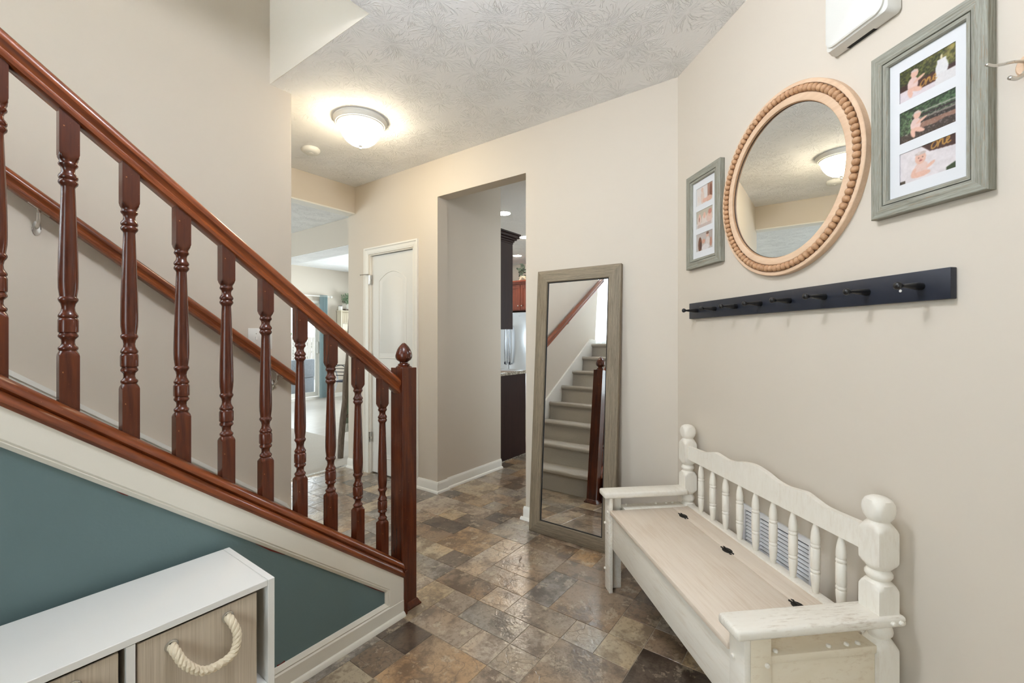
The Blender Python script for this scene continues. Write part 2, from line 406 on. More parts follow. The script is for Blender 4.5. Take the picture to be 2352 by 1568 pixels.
# --- walls
b = slab_holes(B(), 'x', XB, XB+.115, CY-.05, 3.89, 0, ZC, [(1.759, 2.640, 0, 2.431), (2.938, 3.549, 0, 2.05)])
struct(b.obj('wall_back', M['wall'], smooth=0))
b = B()
b.box(XB+.115, 3.42, 2.655, 2.76, 0, ZC); b.box(3.31, 3.42, 2.76, 3.89, 0, ZC); b.box(XB+.115, 3.31, 3.78, 3.89, 0, ZC)
struct(b.obj('wall_passage', M['wall'], smooth=0))
tD = Vector((-1, -1))/S2; dD = Vector((-1, 1))/S2; cor = Vector((XB, CY))
def wp(t, d): v = cor+tD*t+dD*d; return (v.x, v.y)
struct(B().prism([wp(-.12, 0), wp(2.83, 0), wp(2.83, -.12), wp(-.12, -.12)], 0, ZC).obj('wall_right', M['wall'], smooth=0))
RW = math.atan2(-1, -1)                       # local x runs along the right wall towards the camera, local y into the wall
e0 = wp(2.83, 0)
struct(B().box(-1.52, e0[0]+.06, e0[1]-.12, e0[1], 0, ZC).obj('wall_foyer_side', M['wall'], smooth=0))
struct(B().prism([(-.57, YS), (XE, YS), (XE, 3.78), (-.57, 3.78)], 0, 5.18).obj('wall_stair', M['wall'], smooth=0))
b = B().box(XE, XB+.001, 3.78, 3.89, 2.488, ZC)
struct(b.obj('wall_header', M['wall'], smooth=0))
struct(B().box(XE, XB-.001, 3.777, 3.905, 2.474, 2.4879, .003).obj('trim_4', M['trim']))
b = B().box(1.2255, 1.34, 1.60, YS, ZC+.0005, 5.18); b.box(-1.4, 1.2255, 1.60, 1.707, ZC+.001, 5.18)
struct(b.obj('wall_stairwell', M['wall'], smooth=0))
b = slab_holes(B(), 'x', -1.52, -1.4, e0[1]-.1, 9.0, 0, 5.18, [(-.4, 1.1, 0, 2.4), (1.95, 3.55, 1.75, 4.75), (5.1, 7.5, .7, 2.3)])
struct(b.obj('wall_front', M['wall'], smooth=0))
struct(B().box(-1.4, -.62, 1.60, 1.707, 0, ZC-.003).obj('wall_landing', M['wall'], smooth=0))
struct(B().box(-1.4, -.57, 3.78, 3.89, 0, 5.18).obj('wall_landing_end', M['wall'], smooth=0))
b = slab_holes(B(), 'y', 8.77, 8.9, -1.5, 7.3, 0, ZC, [(3.3, 5.15, 0, 2.05)]); struct(b.obj('wall_far', M['wall'], smooth=0))
b = slab_holes(B(), 'x', 7.2, 7.32, .0, 8.9, 0, ZC, [(5.9, 7.9, .8, 2.2)]); struct(b.obj('wall_kitchen', M['wall'], smooth=0))
b = slab_holes(B(), 'y', .05, .17, XB+.1, 7.3, 0, ZC, [(4.4, 6.0, 1.0, 2.2)]); struct(b.obj('wall_kitchen_side', M['wall'], smooth=0))
struct(B().box(3.15, 3.48, 3.89, 8.77, 2.41, ZC-.001).obj('wall_beam', M['wall'], smooth=0))
# --- ceilings
b = B()
b.box(-1.5, 1.2275, -1.7, 1.706, ZC, ZC+.1); b.box(1.2275, 7.3, -1.7, 3.78, ZC, ZC+.1); b.box(-1.5, 7.3, 3.78, 8.9, ZC, ZC+.1)
struct(b.obj('ceiling', M['ceiling'], smooth=0))
b = B().box(-1.5, 1.4, 1.5, 3.9, 5.18, 5.3); struct(b.obj('ceiling', M['ceiling'], smooth=0))
b = B().box(3.16, 3.47, 3.89, 8.77, 2.402, 2.41); struct(b.obj('ceiling', M['ceiling'], smooth=0))
# --- floors
floor = struct(B().box(-1.5, 7.3, -1.7, 3.905, -.06, -.0025).obj('floor', M['grout'], smooth=0))
b = B().box(-1.5, 3.15, 3.925, 8.8, -.06, .006); struct(b.obj('floor', M['carpet'], smooth=0))
b = B()
fl3 = struct(B().box(3.15, 7.3, 3.905, 8.8, -.06, -.001).obj('floor', M['glare_floor'], smooth=0))
struct(B().extr([(XE, 3.897, 0), (XE, 3.935, 0), (XE, 3.928, .012), (XE, 3.904, .009)], (2.1, 0, 0)).obj('trim_threshold', M['chrome']))

# --- slate look tiles on a 6 inch grid (x = TX+i*TU, y = TY-j*TU)
TU, TX, TY = .1513, 1.3215, 1.547
PAL = {'dk': (112, 98, 84), 'dk2': (92, 80, 70), 'br': (138, 118, 97), 'tan': (164, 140, 110), 'bei': (176, 160, 134), 'gry': (146, 138, 128),
       'lt': (166, 152, 136), 'blu': (136, 130, 124), 'org': (160, 136, 108), 'taup': (150, 134, 117)}
tiles = [(-1, 0, 1, 1, 'dk2'), (-2, 0, 1, 1, 'dk'), (-3, 0, 1, 1, 'bei'), (-2, 1, 2, 2, 'org'), (0, 0, 1, 2, 'taup'), (1, 0, 1, 1, 'taup'), (0, 2, 1, 1, 'lt'),
         (1, 1, 1, 2, 'gry'), (0, 3, 1, 1, 'gry'), (1, 3, 1, 1, 'lt'), (2, 2, 1, 2, 'taup'), (0, 4, 2, 2, 'taup'), (2, 4, 1, 1, 'gry'), (2, 5, 1, 1, 'bei'),
         (3, 5, 1, 1, 'bei'), (3, 3, 2, 2, 'br'), (4, 5, 1, 1, 'dk'), (1, 6, 2, 2, 'dk2'), (3, 6, 1, 1, 'br'), (3, 2, 2, 1, 'blu'), (3, 0, 1, 2, 'taup'),
         (2, -1, 1, 2, 'br'), (0, -1, 2, 1, 'bei'), (2, 1, 1, 1, 'lt'), (2, -3, 1, 2, 'gry'), (3, -1, 2, 1, 'lt'), (3, -2, 1, 1, 'dk'), (4, -3, 2, 2, 'tan'),
         (3, -4, 1, 2, 'bei'), (5, -1, 1, 1, 'lt'), (6, -2, 1, 2, 'gry'), (4, 0, 2, 2, 'taup'), (4, -5, 1, 2, 'br'), (5, -5, 1, 2, 'dk2'), (6, -4, 1, 2, 'dk'),
         (-1, 3, 1, 1, 'taup'), (-2, 3, 1, 2, 'gry'), (-1, 4, 1, 1, 'br'), (5, 2, 1, 2, 'br'), (6, 0, 1, 2, 'br'), (5, 4, 1, 1, 'br'), (6, 2, 1, 1, 'tan')]
occ = set()
for (i, j, wi, hj, c) in tiles:
    for p in range(wi):
        for q in range(hj): occ.add((i+p, j+q))
def in_floor(i, j):
    x, y = TX+(i+.5)*TU, TY-(j+.5)*TU
    if x < .75 or y > 3.97: return False
    if x < XB+.1 and not (x > XB and 1.70 < y < 2.66):
        if x < 1.28 and y > 1.64: return False
        return x-y < XB-CY+.12 and y > -.1
    return 1.55 < y < 2.70 and x < 4.3 or (3.3 < x < 4.3 and 1.4 < y < 2.8)
rt = random.Random(5)
for j in range(-16, 12):
    for i in range(-5, 21):
        if (i, j) in occ or not in_floor(i, j): continue
        opts = [(2, 2), (1, 2), (2, 1), (1, 1), (1, 1)]; rt.shuffle(opts)
        for wi, hj in opts:
            cells = [(i+p, j+q) for p in range(wi) for q in range(hj)]
            if all(c not in occ for c in cells): break
        occ.update(cells)
        tiles.append((i, j, wi, hj, rt.choice(['dk', 'br', 'br', 'taup', 'taup', 'gry', 'lt', 'bei', 'tan', 'gry', 'dk2'])))
tm = {}
def tile_mesh(wi, hj):
    if (wi, hj) not in tm:
        g = .0012; w, h = wi*TU/2-g, hj*TU/2-g; c = .0009
        b = B(); rs = []
        for (ins, z) in ((0, -.0025), (0, -.0008), (c, 0)):
            rs.append([(-w+ins, -h+ins, z), (w-ins, -h+ins, z), (w-ins, h-ins, z), (-w+ins, h-ins, z)])
        b.rings(rs); me = b.mesh('tile', 0); me.materials.append(M['tile']); tm[(wi, hj)] = me
    return tm[(wi, hj)]
for (i, j, wi, hj, c) in tiles:
    o = link('tile', tile_mesh(wi, hj), M['tile'], floor, (TX+(i+wi/2)*TU, TY-(j+hj/2)*TU, 0))
    k = rt.uniform(.98, 1.2); col = lin(*PAL[c]); o.color = (col[0]*k, col[1]*k, col[2]*k, 1)

# --- baseboards (with shoe moulding)
def baseboard(name, p0, p1, n, mat=None, h=.088, s0=0, s1=0):
    p0, p1, n = Vector(p0), Vector(p1), Vector(n).normalized(); v = (*(p1-p0), 0)
    pr = [(0, 0), (.014, 0), (.014, h-.018), (.0105, h-.010), (.006, h), (0, h)]
    f = lambda pts: [(p0.x+n.x*d, p0.y+n.y*d, z) for d, z in pts]
    o = struct(B().extr(f(pr), v).obj(name, mat or M['trim']))
    tv = (p1-p0).normalized(); q0 = p0-tv*s0; v2 = (*(p1-p0+tv*(s0+s1)), 0)
    B().extr([(q0.x+n.x*d, q0.y+n.y*d, z) for d, z in [(.013, 0), (.031, 0), (.030, .008), (.025, .015), (.013, .019)]], v2).obj('shoe_moulding', mat or M['trim'], o)
    return o
baseboard('baseboard_back', (XB, 2.880), (XB, 2.640-.014), (-1, 0), s1=.017)
baseboard('baseboard_back_jamb', (XB-.0, 2.640), (XB+.115, 2.640), (0, -1), s0=.013)
baseboard('baseboard_passage', (XB+.115, 2.655), (3.42, 2.655), (0, -1))
baseboard('baseboard_back_right', (XB, 1.759+.014), (XB, CY), (-1, 0), s0=.017)
baseboard('baseboard_back_jamb_right', (XB-.0, 1.759), (XB+.115, 1.759), (0, 1), s0=.013)
baseboard('baseboard_back_left', (XB, 3.645), (XB, 3.89), (-1, 0))
baseboard('baseboard_right', wp(0, 0), wp(2.8, 0), dD)
baseboard('baseboard_far', (5.25, 8.77), (7.2, 8.77), (0, -1))

# --- closet door in the back wall
door = thing('door_1', 'white closet door with arched upper panel in the back wall', 'door', (XB, 3.24, 0), kind='structure')
DY0, DY1, DZ = 2.945, 3.542, 2.040
b = B()
# slab with panels recessed: outline pieces on the front face
xs = XB+.022
b.box(xs, xs+.035, DY0, DY1, .012, DZ)
b.obj('door_slab', M['door'], door, world=True)
def panel(pts, name='door_panel'):
    # ring moulding around a raised field, in the plane x = xs
    c = Vector((sum(p[0] for p in pts)/len(pts), sum(p[1] for p in pts)/len(pts)))
    def ins(d): return [tuple(Vector(p)+(c-Vector(p)).normalized()*d*1.25) for p in pts]
    b = B(); rs = []
    for d, x in ((0, 0), (.006, -.004), (.012, .006), (.03, .006), (.046, -.0015)):
        rs.append([(xs+x-.0005, p[0], p[1]) for p in ins(d)])
    b.rings(rs, caps=False); b.bm.faces.new([v for v in list(b.bm.verts)[-len(pts):]])
    return b.obj(name, M['door'], door, 40, world=True)
arch = [(DY0+.105, 1.08), (DY1-.105, 1.08), (DY1-.105, 1.80)]
for k in range(1, 12):
    y = DY1-.105-(DY1-DY0-.21)*k/12; u = (k/12-.5)*2
    arch.append((y, 1.80+.085*(1-u*u)))
arch.append((DY0+.105, 1.80))
panel(arch); panel([(DY0+.105, .16), (DY1-.105, .16), (DY1-.105, .93), (DY0+.105, .93)])
cas = [(0, 0), (0, -.018), (.012, -.019), (.02, -.012), (.046, -.010), (.052, -.006), (.060, -.006), (.060, 0)]
ct = Matrix.Translation((XB, 3.2435, 0)) @ Matrix.Rotation(-math.pi/2, 4, 'Z')
cas_t = thing('trim_1', 'white moulded casing round the closet door', None, M=ct, kind='structure')
mitre('casing', M['trim'], cas_t, -.3745, .3745, -.1, 2.117, cas, sides=(1, 2, 3))
b = B().box(XB+.001, XB+.1, 2.938, 2.946, 0, 2.05); b.box(XB+.001, XB+.1, 3.541, 3.549, 0, 2.05); b.box(XB+.001, XB+.1, 2.938, 3.549, 2.045, 2.05)
b.obj('jamb', M['trim'], cas_t, 0, world=True)
for z in (1.82, 1.08, .34):
    hg = B().lathe([(.0058, z-.045), (.0058, z+.045)], 10, Matrix.Translation((XB-.006, 3.549, 0)))
    hg.box(XB-.004, XB+.022, 3.535, 3.545, z-.044, z+.044); hg = hg.obj('hinge', M['chrome'], door, world=True)
st = B().tube([(XB-.006, 3.549, 1.868), (XB-.03, 3.575, 1.868), (XB-.06, 3.60, 1.862)], .0035, 6)
st.ball((XB-.062, 3.602, 1.862), .007, .007, .007); st.obj('hinge_stop', M['chrome'], door, world=True)
B().lathe([(.010, 0), (.028, .004), (.028, .01), (.009, .014), (.009, .04), (.024, .046), (.026, .06), (.018, .07), (.002, .072)], 16,
          Matrix.Translation((xs, 3.0, .93)) @ Matrix.Rotation(-math.pi/2, 4, 'Y')).obj('door_knob', M['chrome'], door, world=True)

# ================================================================== stairs
stairs = thing('staircase', 'beige carpeted stairs rising beside the stair wall', 'stairs', (XR1, 2.17, 0))
for k in range(8):
    x0 = XR1-RUN*k; z1 = RISE*(k+1)
    xb = x0-RUN-.02 if k < 7 else -1.39
    pr = [(xb, z1-.06), (xb, z1)]
    for q in range(7):
        a_ = math.pi/2-math.pi*q/6; pr.append((x0+.012+.022*math.cos(a_), z1-.022+.022*math.sin(a_)))
    pr += [(x0, z1-.05), (x0, RISE*k-.002 if k else .001), (x0-.05, RISE*k-.002 if k else .001), (x0-.05, z1-.06)]
    B().extr([(x, 1.724, z) for x, z in pr], (0, .903, 0)).obj('carpeted_step', M['carpet'], stairs, world=True)
tag(B().box(-1.39, -.575, 2.60, 3.77, 1.50, RISE*8).obj('landing', M['carpet'], stairs, 0, world=True))
# skirt board on the stair wall, moulded top edge
def zs(x): return 1.146-.785*(x-.225)
sk = struct(B().extr([(1.335, YS, 0), (1.335, YS, zs(1.315)-.03), (1.315, YS, zs(1.315)), (-.395, YS, zs(-.395)), (-.45, YS, zs(-.395)+.005), (-.57, YS, zs(-.395)+.005), (-.57, YS, 1.45)], (0, -.014, 0)).obj('trim_2', M['trim']))
B().extr([(1.316, YS-.014, zs(1.315)-.022), (1.316, YS-.014, zs(1.315)), (-.395, YS-.014, zs(-.395)), (-.395, YS-.014, zs(-.395)-.022)], (0, -.008, 0)).obj('skirt_bead', M['trim'], sk)
# --- knee wall below the railing
def zc(x): return 1.0035-SL*(x-.267)          # underside of the wooden cap at the outer face
kw = struct(B().extr([(1.335, 1.613, 0), (1.335, 1.613, zc(1.335)), (-.62, 1.613, zc(-.62)), (-.62, 1.613, 0)], (0, .097, 0)).obj('wall_knee', M['teal'], smooth=0))
def para(xa, xb_, o0, o1, y0, y1): return B().extr([(xa, y0, zc(xa)-o0), (xb_, y0, zc(xb_)-o0), (xb_, y0, zc(xb_)-o1), (xa, y0, zc(xa)-o1)], (0, y1-y0, 0))
tr = thing('trim_3', 'cream boards framing the teal panel under the stairs', None, (1.3, 1.6, 0), kind='structure')
def sweep(a, b_, prof, name, up):
    """moulding from a to b in the y plane; prof: (offset along up, y)"""
    a, b_ = Vector(a), Vector(b_); return B().rings([[(a.x+up[0][0]*o, y, a.z+up[0][1]*o) for o, y in prof], [(b_.x+up[1][0]*o, y, b_.z+up[1][1]*o) for o, y in prof]]).obj(name, M['trim_cream'], tr, world=True)
pf = [(0, 1.614), (0, 1.600), (.083, 1.600), (.087, 1.6035), (.092, 1.602), (.104, 1.609), (.106, 1.614)]
xi, xo = 1.238, 1.335
sweep((-.62, 0, zc(-.62)), (xo, 0, zc(xo)), pf, 'sloping_board', ((0, -1), (-.915, -.29)))
sweep((xo, 0, 0.0), (xo, 0, zc(xo)), pf, 'end_board', ((-.915, 0), (-.915, -.29)))
B().extr([(-.62, 1.614, 0), (-.62, 1.5985, 0), (-.62, 1.5985, .068), (-.62, 1.603, .074), (-.62, 1.601, .079), (-.62, 1.610, .094), (-.62, 1.614, .095)], (xo+.62, 0, 0)).obj('base_board', M['trim_cream'], tr, world=True)
B().extr([(-.62, 1.599, 0), (-.62, 1.584, 0), (-.62, 1.5855, .009), (-.62, 1.591, .016), (-.62, 1.599, .019)], (xo+.62, 0, 0)).obj('shoe_moulding', M['trim_cream'], tr, world=True)
for (xa, xb_, w) in ((.70, .80, .006), (.335, .36, .003), (1.13, 1.235, .004)):
    B().extr([(xa, 1.6125, zc(xa)-.1055), (xb_, 1.6125, zc(xb_)-.1055), (xb_, 1.6125, zc(xb_)-.1075), ((xa+xb_)/2, 1.6125, zc((xa+xb_)/2)-.106-w), (xa, 1.6125, zc(xa)-.107)], (0, .0006, 0)).obj('red_paint_edge', M['redpaint'], kw)
B().extr([(.772, 1.6125, .094), (.80, 1.6125, .094), (.80, 1.6125, .101), (.785, 1.6125, .0975), (.772, 1.6125, .1)], (0, .0006, 0)).obj('red_paint_edge', M['redpaint'], kw)
# --- railing
rail = thing('stair_railing', 'dark cherry stair railing with turned balusters and square newel', 'railing', (1.3875, 1.6625, 0))
YC = 1.6625
def slope_ext(prof, x0, x1, z_at, name, mat, par, cap=None):
    return B().rings([[(x0, y, z_at(x0)+z) for y, z in prof], [(x1, y, z_at(x1)+z) for y, z in prof]]).obj(name, mat, par, 35, world=True)
def zr(x): return 1.482-SL*(x-.736)
hp = [(-.019, 0), (-.026, .004), (-.027, .014), (-.0225, .019), (-.0205, .027), (-.023, .036), (-.030, .044), (-.0315, .053), (-.029, .063), (-.021, .072), (-.010, .0775), (0, .079)]
hp = [(YC+y, z) for y, z in hp] + [(YC-y, z) for y, z in hp[-2::-1]]
slope_ext(hp, -.62, 1.346, zr, 'handrail', M['cherry_d_lit'], rail)
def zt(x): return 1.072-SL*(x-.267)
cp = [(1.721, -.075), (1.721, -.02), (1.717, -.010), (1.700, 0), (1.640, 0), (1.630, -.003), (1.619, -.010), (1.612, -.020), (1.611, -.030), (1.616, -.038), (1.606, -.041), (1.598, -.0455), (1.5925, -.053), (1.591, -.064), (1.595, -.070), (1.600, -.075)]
slope_ext(cp, -.62, 1.350, zt, 'cap_rail', M['cherry_d_lit'], rail)
B().box(1.3352, 1.3505, 1.590, 1.625, .0, zt(1.35)-.028, .002).obj('end_strip', M['cherry_v'], rail, world=True)
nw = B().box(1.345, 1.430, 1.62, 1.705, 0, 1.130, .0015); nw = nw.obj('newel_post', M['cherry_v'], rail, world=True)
bm_prof = [(0, 0), (.016, 0), (.016, .006), (.011, .012), (.006, .022), (.003, .028), (0, .03)]
b = B(); rs = []
for o, z in bm_prof[1:]: rs.append([(1.345-o, 1.62-o, z), (1.43+o, 1.62-o, z), (1.43+o, 1.705+o, z), (1.345-o, 1.705+o, z)])
b.rings(rs).obj('newel_base_moulding', M['cherry_v'], nw, world=True)
NM = Matrix.Translation((1.3875, YC, 1.129))
B().lathe([(.038, 0), (.038, .004), (.034, .007), (.027, .012), (.0285, .015), (.027, .018), (.021, .021), (.019, .027), (.024, .031), (.033, .037), (.0385, .047), (.0395, .058),
           (.037, .072), (.031, .087), (.023, .100), (.013, .111), (.006, .117), (.001, .119)], 28, NM).obj('acorn_finial', M['cherry_v'], nw, world=True)
def bal_prof():
    R = .045; t = [(R, -.19), (R, -.012), (.0275, -.010), (.0235, -.005), (.019, 0), (.0175, .003),
        (.0195, .006), (.0205, .0095), (.0195, .013), (.0150, .017), (.0132, .024), (.0140, .033), (.0175, .037), (.0205, .0405), (.0205, .0445), (.0180, .0485), (.0178, .051),
        (.0208, .053), (.0212, .056), (.0212, .084), (.0195, .088), (.0180, .090), (.0205, .094), (.0205, .098), (.0180, .102), (.0142, .110), (.0132, .119), (.0150, .129), (.0188, .135), (.0205, .139), (.0200, .143), (.0172, .147),
        (.0180, .155), (.0198, .170), (.0206, .188), (.0204, .215), (.0195, .260), (.0178, .315), (.0160, .370), (.0145, .420), (.0137, .440), (.0150, .444), (.0190, .449), (.0205, .4535), (.0190, .458), (.0170, .4605),
        (.0195, .464), (.0205, .4685), (.0185, .473), (.0145, .479), (.0135, .486), (.0150, .493), (.0190, .498), (.0200, .502), (.0180, .506), (.0175, .510), (.0200, .514), (.0245, .520), (.0285, .528), (R, .531), (R, .652)]
    return t
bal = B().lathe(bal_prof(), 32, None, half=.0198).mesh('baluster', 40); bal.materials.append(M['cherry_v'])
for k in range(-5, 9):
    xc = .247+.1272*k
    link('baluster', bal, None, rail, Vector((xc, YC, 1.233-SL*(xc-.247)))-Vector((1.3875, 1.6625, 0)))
# --- handrail on the stair wall
wr = thing('wall_handrail', 'cherry handrail bracketed to the stair wall', 'handrail', (1.33, YS, 0))
def zw(x): return .992-.7680*(x-1.335)
wpf = [(YS-.062+y-YC, z) for y, z in hp]
slope_ext(wpf, -.57, 1.335, zw, 'rail', M['cherry_d_lit'], wr)
for xk in (1.24, .30, -.4):
    z0 = zw(xk)-.095
    b = B().tube([(xk, YS-.004, z0+.03), (xk, YS-.03, z0+.035), (xk, YS-.055, z0+.055), (xk, YS-.062, zw(xk)+.002)], .006, 8)
    b.lathe([(.018, 0), (.018, .003), (.008, .006)], 14, Matrix.Translation((xk, YS, z0+.028)) @ Matrix.Rotation(math.pi/2, 4, 'X') @ Matrix.Diagonal((.75, 1.7, 1, 1)))
    b.tube([(xk+.03, YS-.062, zw(xk+.03)), (xk-.03, YS-.062, zw(xk-.03))], .007, 6, flat=(1, .3)); b.obj('bracket', M['chrome'], wr, world=True)
# --- switch plate on the stair wall
sp = thing('light_switch', 'white toggle switch plate above the wall handrail', 'switch', (1.1715, YS, 1.2655))
B().box(-.0655, .0655, -.006, 0, -.06, .06, .003, 2).obj('plate', M['white_plastic'], sp)
for dx in (-.023, .023):
    B().box(dx-.005, dx+.005, -.013, -.005, -.006, .012, .001).obj('toggle', M['white_plastic'], sp)
    for dz in (-.03, .03): B().lathe([(.003, 0), (.003, .0018)], 8, Matrix.Translation((dx, -.006, dz)) @ Matrix.Rotation(math.pi/2, 4, 'X')).obj('screw', M['chrome'], sp)
# --- landing window with sheer curtain
win = thing('window_1', 'tall landing window with sheer white curtain', None, M=Matrix.Translation((-1.4, 2.75, 1.75)) @ Matrix.Rotation(math.pi/2, 4, 'Z'), kind='structure')
mitre('frame', M['trim'], win, -.8, .8, 0, 3.0, [(0, .06), (0, .11), (.05, .11), (.05, .06)])
B().box(-.75, .75, .083, .087, .05, 2.95).obj('pane', M['glass'], win, 0)
for z in (1.0, 2.0): B().box(-.75, .75, .07, .1, z-.02, z+.02).obj('rail', M['trim'], win, 0)
cur = thing('curtain', 'sheer white curtain hanging at the stair landing window', 'curtain', (-1.3, 2.75, 1.58))
b = B(); n = 120; pts = []
for i in range(n+1):
    y = -.95+1.9*i/n; x = .02*math.sin(i*1.05)+.008*math.sin(i*.37)
    pts.append((x, y))
vb = [[b.bm.verts.new((x*(1 if z < 1 else .7), y, z)) for x, y in pts] for z in (.03, 1.5, 3.3)]
for r in range(2):
    for i in range(n): b.bm.faces.new([vb[r][i], vb[r][i+1], vb[r+1][i+1], vb[r+1][i]])
b.obj('fabric', M['sheer'], cur)
B().tube([(0, -1.05, 3.3), (0, 1.0, 3.3)], .012, 10).obj('rod', M['chrome'], cur)
# --- unseen front door and living room window, glazing added for light (behind the camera)
fd = thing('door_2', 'unseen white front door, glazed for added fill light', None, M=Matrix.Translation((-1.4, .35, 0)) @ Matrix.Rotation(math.pi/2, 4, 'Z'), kind='structure')
mitre('frame', M['trim'], fd, -.75, .75, -.03, 2.4, [(0, .0), (0, .11), (.06, .11), (.06, .0)])
b = slab_holes(B(), 'y', .03, .07, -.25, .69, .02, 2.34, [(-.12, .56, .9, 2.2)]); b.obj('leaf', M['door'], fd, 0)
B().box(-.12, .56, .047, .053, .9, 2.2).obj('pane', M['glass'], fd, 0); B().box(-.69, -.31, .047, .053, .02, 2.34).obj('pane', M['glass'], fd, 0)
B().box(-.31, -.25, .02, .09, .02, 2.34).obj('mullion', M['trim'], fd, 0)
lw = thing('window_2', 'unseen living room window added for light', None, M=Matrix.Translation((-1.4, 6.3, .7)) @ Matrix.Rotation(math.pi/2, 4, 'Z'), kind='structure')
mitre('frame', M['trim'], lw, -1.2, 1.2, 0, 1.6, [(0, .0), (0, .11), (.06, .11), (.06, .0)]); B().box(-1.14, 1.14, .05, .055, .06, 1.54).obj('pane', M['glass'], lw, 0)
fw = thing('window_4', 'unseen family room window added for light', None, M=Matrix.Translation((7.2, 6.9, .8)) @ Matrix.Rotation(-math.pi/2, 4, 'Z'), kind='structure')  # window put in to brighten the family room
mitre('frame', M['trim'], fw, -1.0, 1.0, 0, 1.4, [(0, .12), (0, .0), (.05, .0), (.05, .12)]); B().box(-.95, .95, .05, .055, .05, 1.35).obj('pane', M['glass'], fw, 0)
kwn = thing('window_3', 'kitchen window', None, (5.2, .05, 1.0), kind='structure')
mitre('frame', M['trim'], kwn, -.8, .8, 0, 1.2, [(0, .12), (0, .0), (.05, .0), (.05, .12)]); B().box(-.75, .75, .05, .055, .05, 1.15).obj('pane', M['glass'], kwn, 0)

# ================================================================== storage bench bottom left
cab = thing('cube_storage', 'white two-row cube storage unit against the teal panel', 'storage unit', (.605, 1.58, 0))
CX1, CX0, CYF, CYB, CZ = .605, -.31, 1.278, 1.578, .596
B().box(CX1-.018, CX1, CYF-.001, CYB, 0, CZ, .001).obj('end_panel', M['melamine'], cab, world=True)
B().box(CX0, CX0+.018, CYF-.001, CYB, 0, CZ, .001).obj('end_panel', M['melamine'], cab, world=True)
B().box(CX0+.018, CX1-.0185, CYF, CYB, CZ-.017, CZ, .001).obj('top', M['melamine'], cab, world=True)
B().box(CX0+.018, CX1-.0185, CYF+.002, CYB, .294, .309).obj('shelf', M['melamine'], cab, world=True)
B().box(CX0+.018, CX1-.0185, CYF+.002, CYB, .02, .035).obj('shelf', M['melamine'], cab, world=True)
for xd in (.2825, -.018): B().box(xd, xd+.016, CYF+.001, CYB, .0, CZ-.018).obj('divider', M['melamine'], cab, world=True)
B().box(CX0+.01, CX1-.01, CYB-.004, CYB, .03, CZ-.02).obj('back_panel', M['melamine'], cab, world=True)
def bin_(x0, x1, label):
    t = thing('storage_bin', label, 'bin', (x0, 1.283, .3095), group='rope handled bins in the cube storage')
    w = x1-x0; hh = .262
    b = B(); b.box(0, w, 0, .006, .0, hh, .001); b.box(0, w, .28, .286, 0, hh); b.box(0, .005, .006, .28, 0, hh); b.box(w-.005, w, .006, .28, 0, hh); b.box(0, w, 0, .286, 0, .005)
    b.obj('body', M['bin'], t, 0)
    ga, gb = (.25*w, hh-.038), (.72*w, hh-.030)
    for g in (ga, gb):
        b = B(); n = 20
        b.tube([(g[0]+.0115*math.cos(2*math.pi*i/n), -.001, g[1]+.0115*math.sin(2*math.pi*i/n)) for i in range(n)], .0026, 8, closed=True)
        b.obj('grommet', M['chrome'], t); B().lathe([(.0105, 0), (.0105, .001)], 16, Matrix.Translation((g[0], .0005, g[1])) @ Matrix.Rotation(math.pi/2, 4, 'X')).obj('eyelet', M['black'], t)
    path = catmull([(ga[0], .004, ga[1]), (ga[0]+.004, -.016, ga[1]-.012), (ga[0]+.020, -.030, ga[1]-.045), (w*.48, -.035, hh-.118), (gb[0]-.004, -.033, gb[1]-.085), (gb[0]+.012, -.028, gb[1]-.045), (gb[0]+.004, -.016, gb[1]-.010), (gb[0], .004, gb[1])], 9)
    b = B(); n = len(path); L = 0
    for st_ in range(3):
        pts = []; L = 0
        for i, p in enumerate(path):
            if i: L += (p-path[i-1]).length
            tg = (path[min(i+1, n-1)]-path[max(i-1, 0)]).normalized(); u = tg.cross(Vector((0, 1, 0))); u.normalize(); v = tg.cross(u)
            ph = L/.036*2*math.pi/1.0+st_*2*math.pi/3
            pts.append(p+u*(.0050*math.cos(ph))+v*(.0050*math.sin(ph)))
        b.tube(pts, .0062, 8)
    b.obj('rope_handle', M['rope'], t); return t
bin_(.303, .560, 'striped beige bin with rope handle at the end of the white unit')
bin_(.010, .270, 'striped beige bin left of the divider in the white unit')

# ================================================================== hall bench (local p along the wall, -q away from it)
rot = math.radians(1.4)
eP = tD*math.cos(rot)+dD*math.sin(rot)
BO = cor+tD*.168+dD*.0235
bench = thing('hall_bench', 'whitewashed wooden storage bench with spindle back against the right wall', 'bench', (BO.x, BO.y, 0), math.atan2(eP.y, eP.x))
BL = 1.10
def bb(name, p0, p1, q0, q1, z0, z1, mat='bench', bev=.002, par=None):
    return B().box(p0, p1, -q1, -q0, z0, z1, bev, 2).obj(name, M[mat], par or bench)
def post_prof():
    a_ = .06
    return [(a_, 0), (a_, .394), (.0445, .402), (.041, .409), (.0345, .417), (.030, .424), (.0245, .429), (.026, .434), (.0315, .440), (.0330, .448), (.0315, .456), (.026, .464), (.0245, .470),
            (.033, .480), (.041, .488), (.0445, .495), (a_, .502), (a_, .560), (.0445, .566), (.040, .574), (.033, .582), (.0265, .586), (.0245, .590), (.028, .594), (.0325, .602), (.0325, .608), (.028, .616), (.0245, .620),
            (.031, .626), (.041, .635), (.0445, .642), (a_, .650), (a_, .716), (.0445, .726), (.041, .734), (.033, .744), (.027, .750), (.0255, .755), (.029, .760), (.0345, .768), (.0382, .780), (.0392, .790), (.0375, .802), (.031, .814), (.020, .821), (.008, .824), (.001, .8245)]
pm = B().lathe(post_prof(), 48, None, half=.03175).mesh('post', 42); pm.materials.append(M['bench_post'])
for p in (.03175, BL-.03175): link('post', pm, None, bench, (p, -.03175, 0))
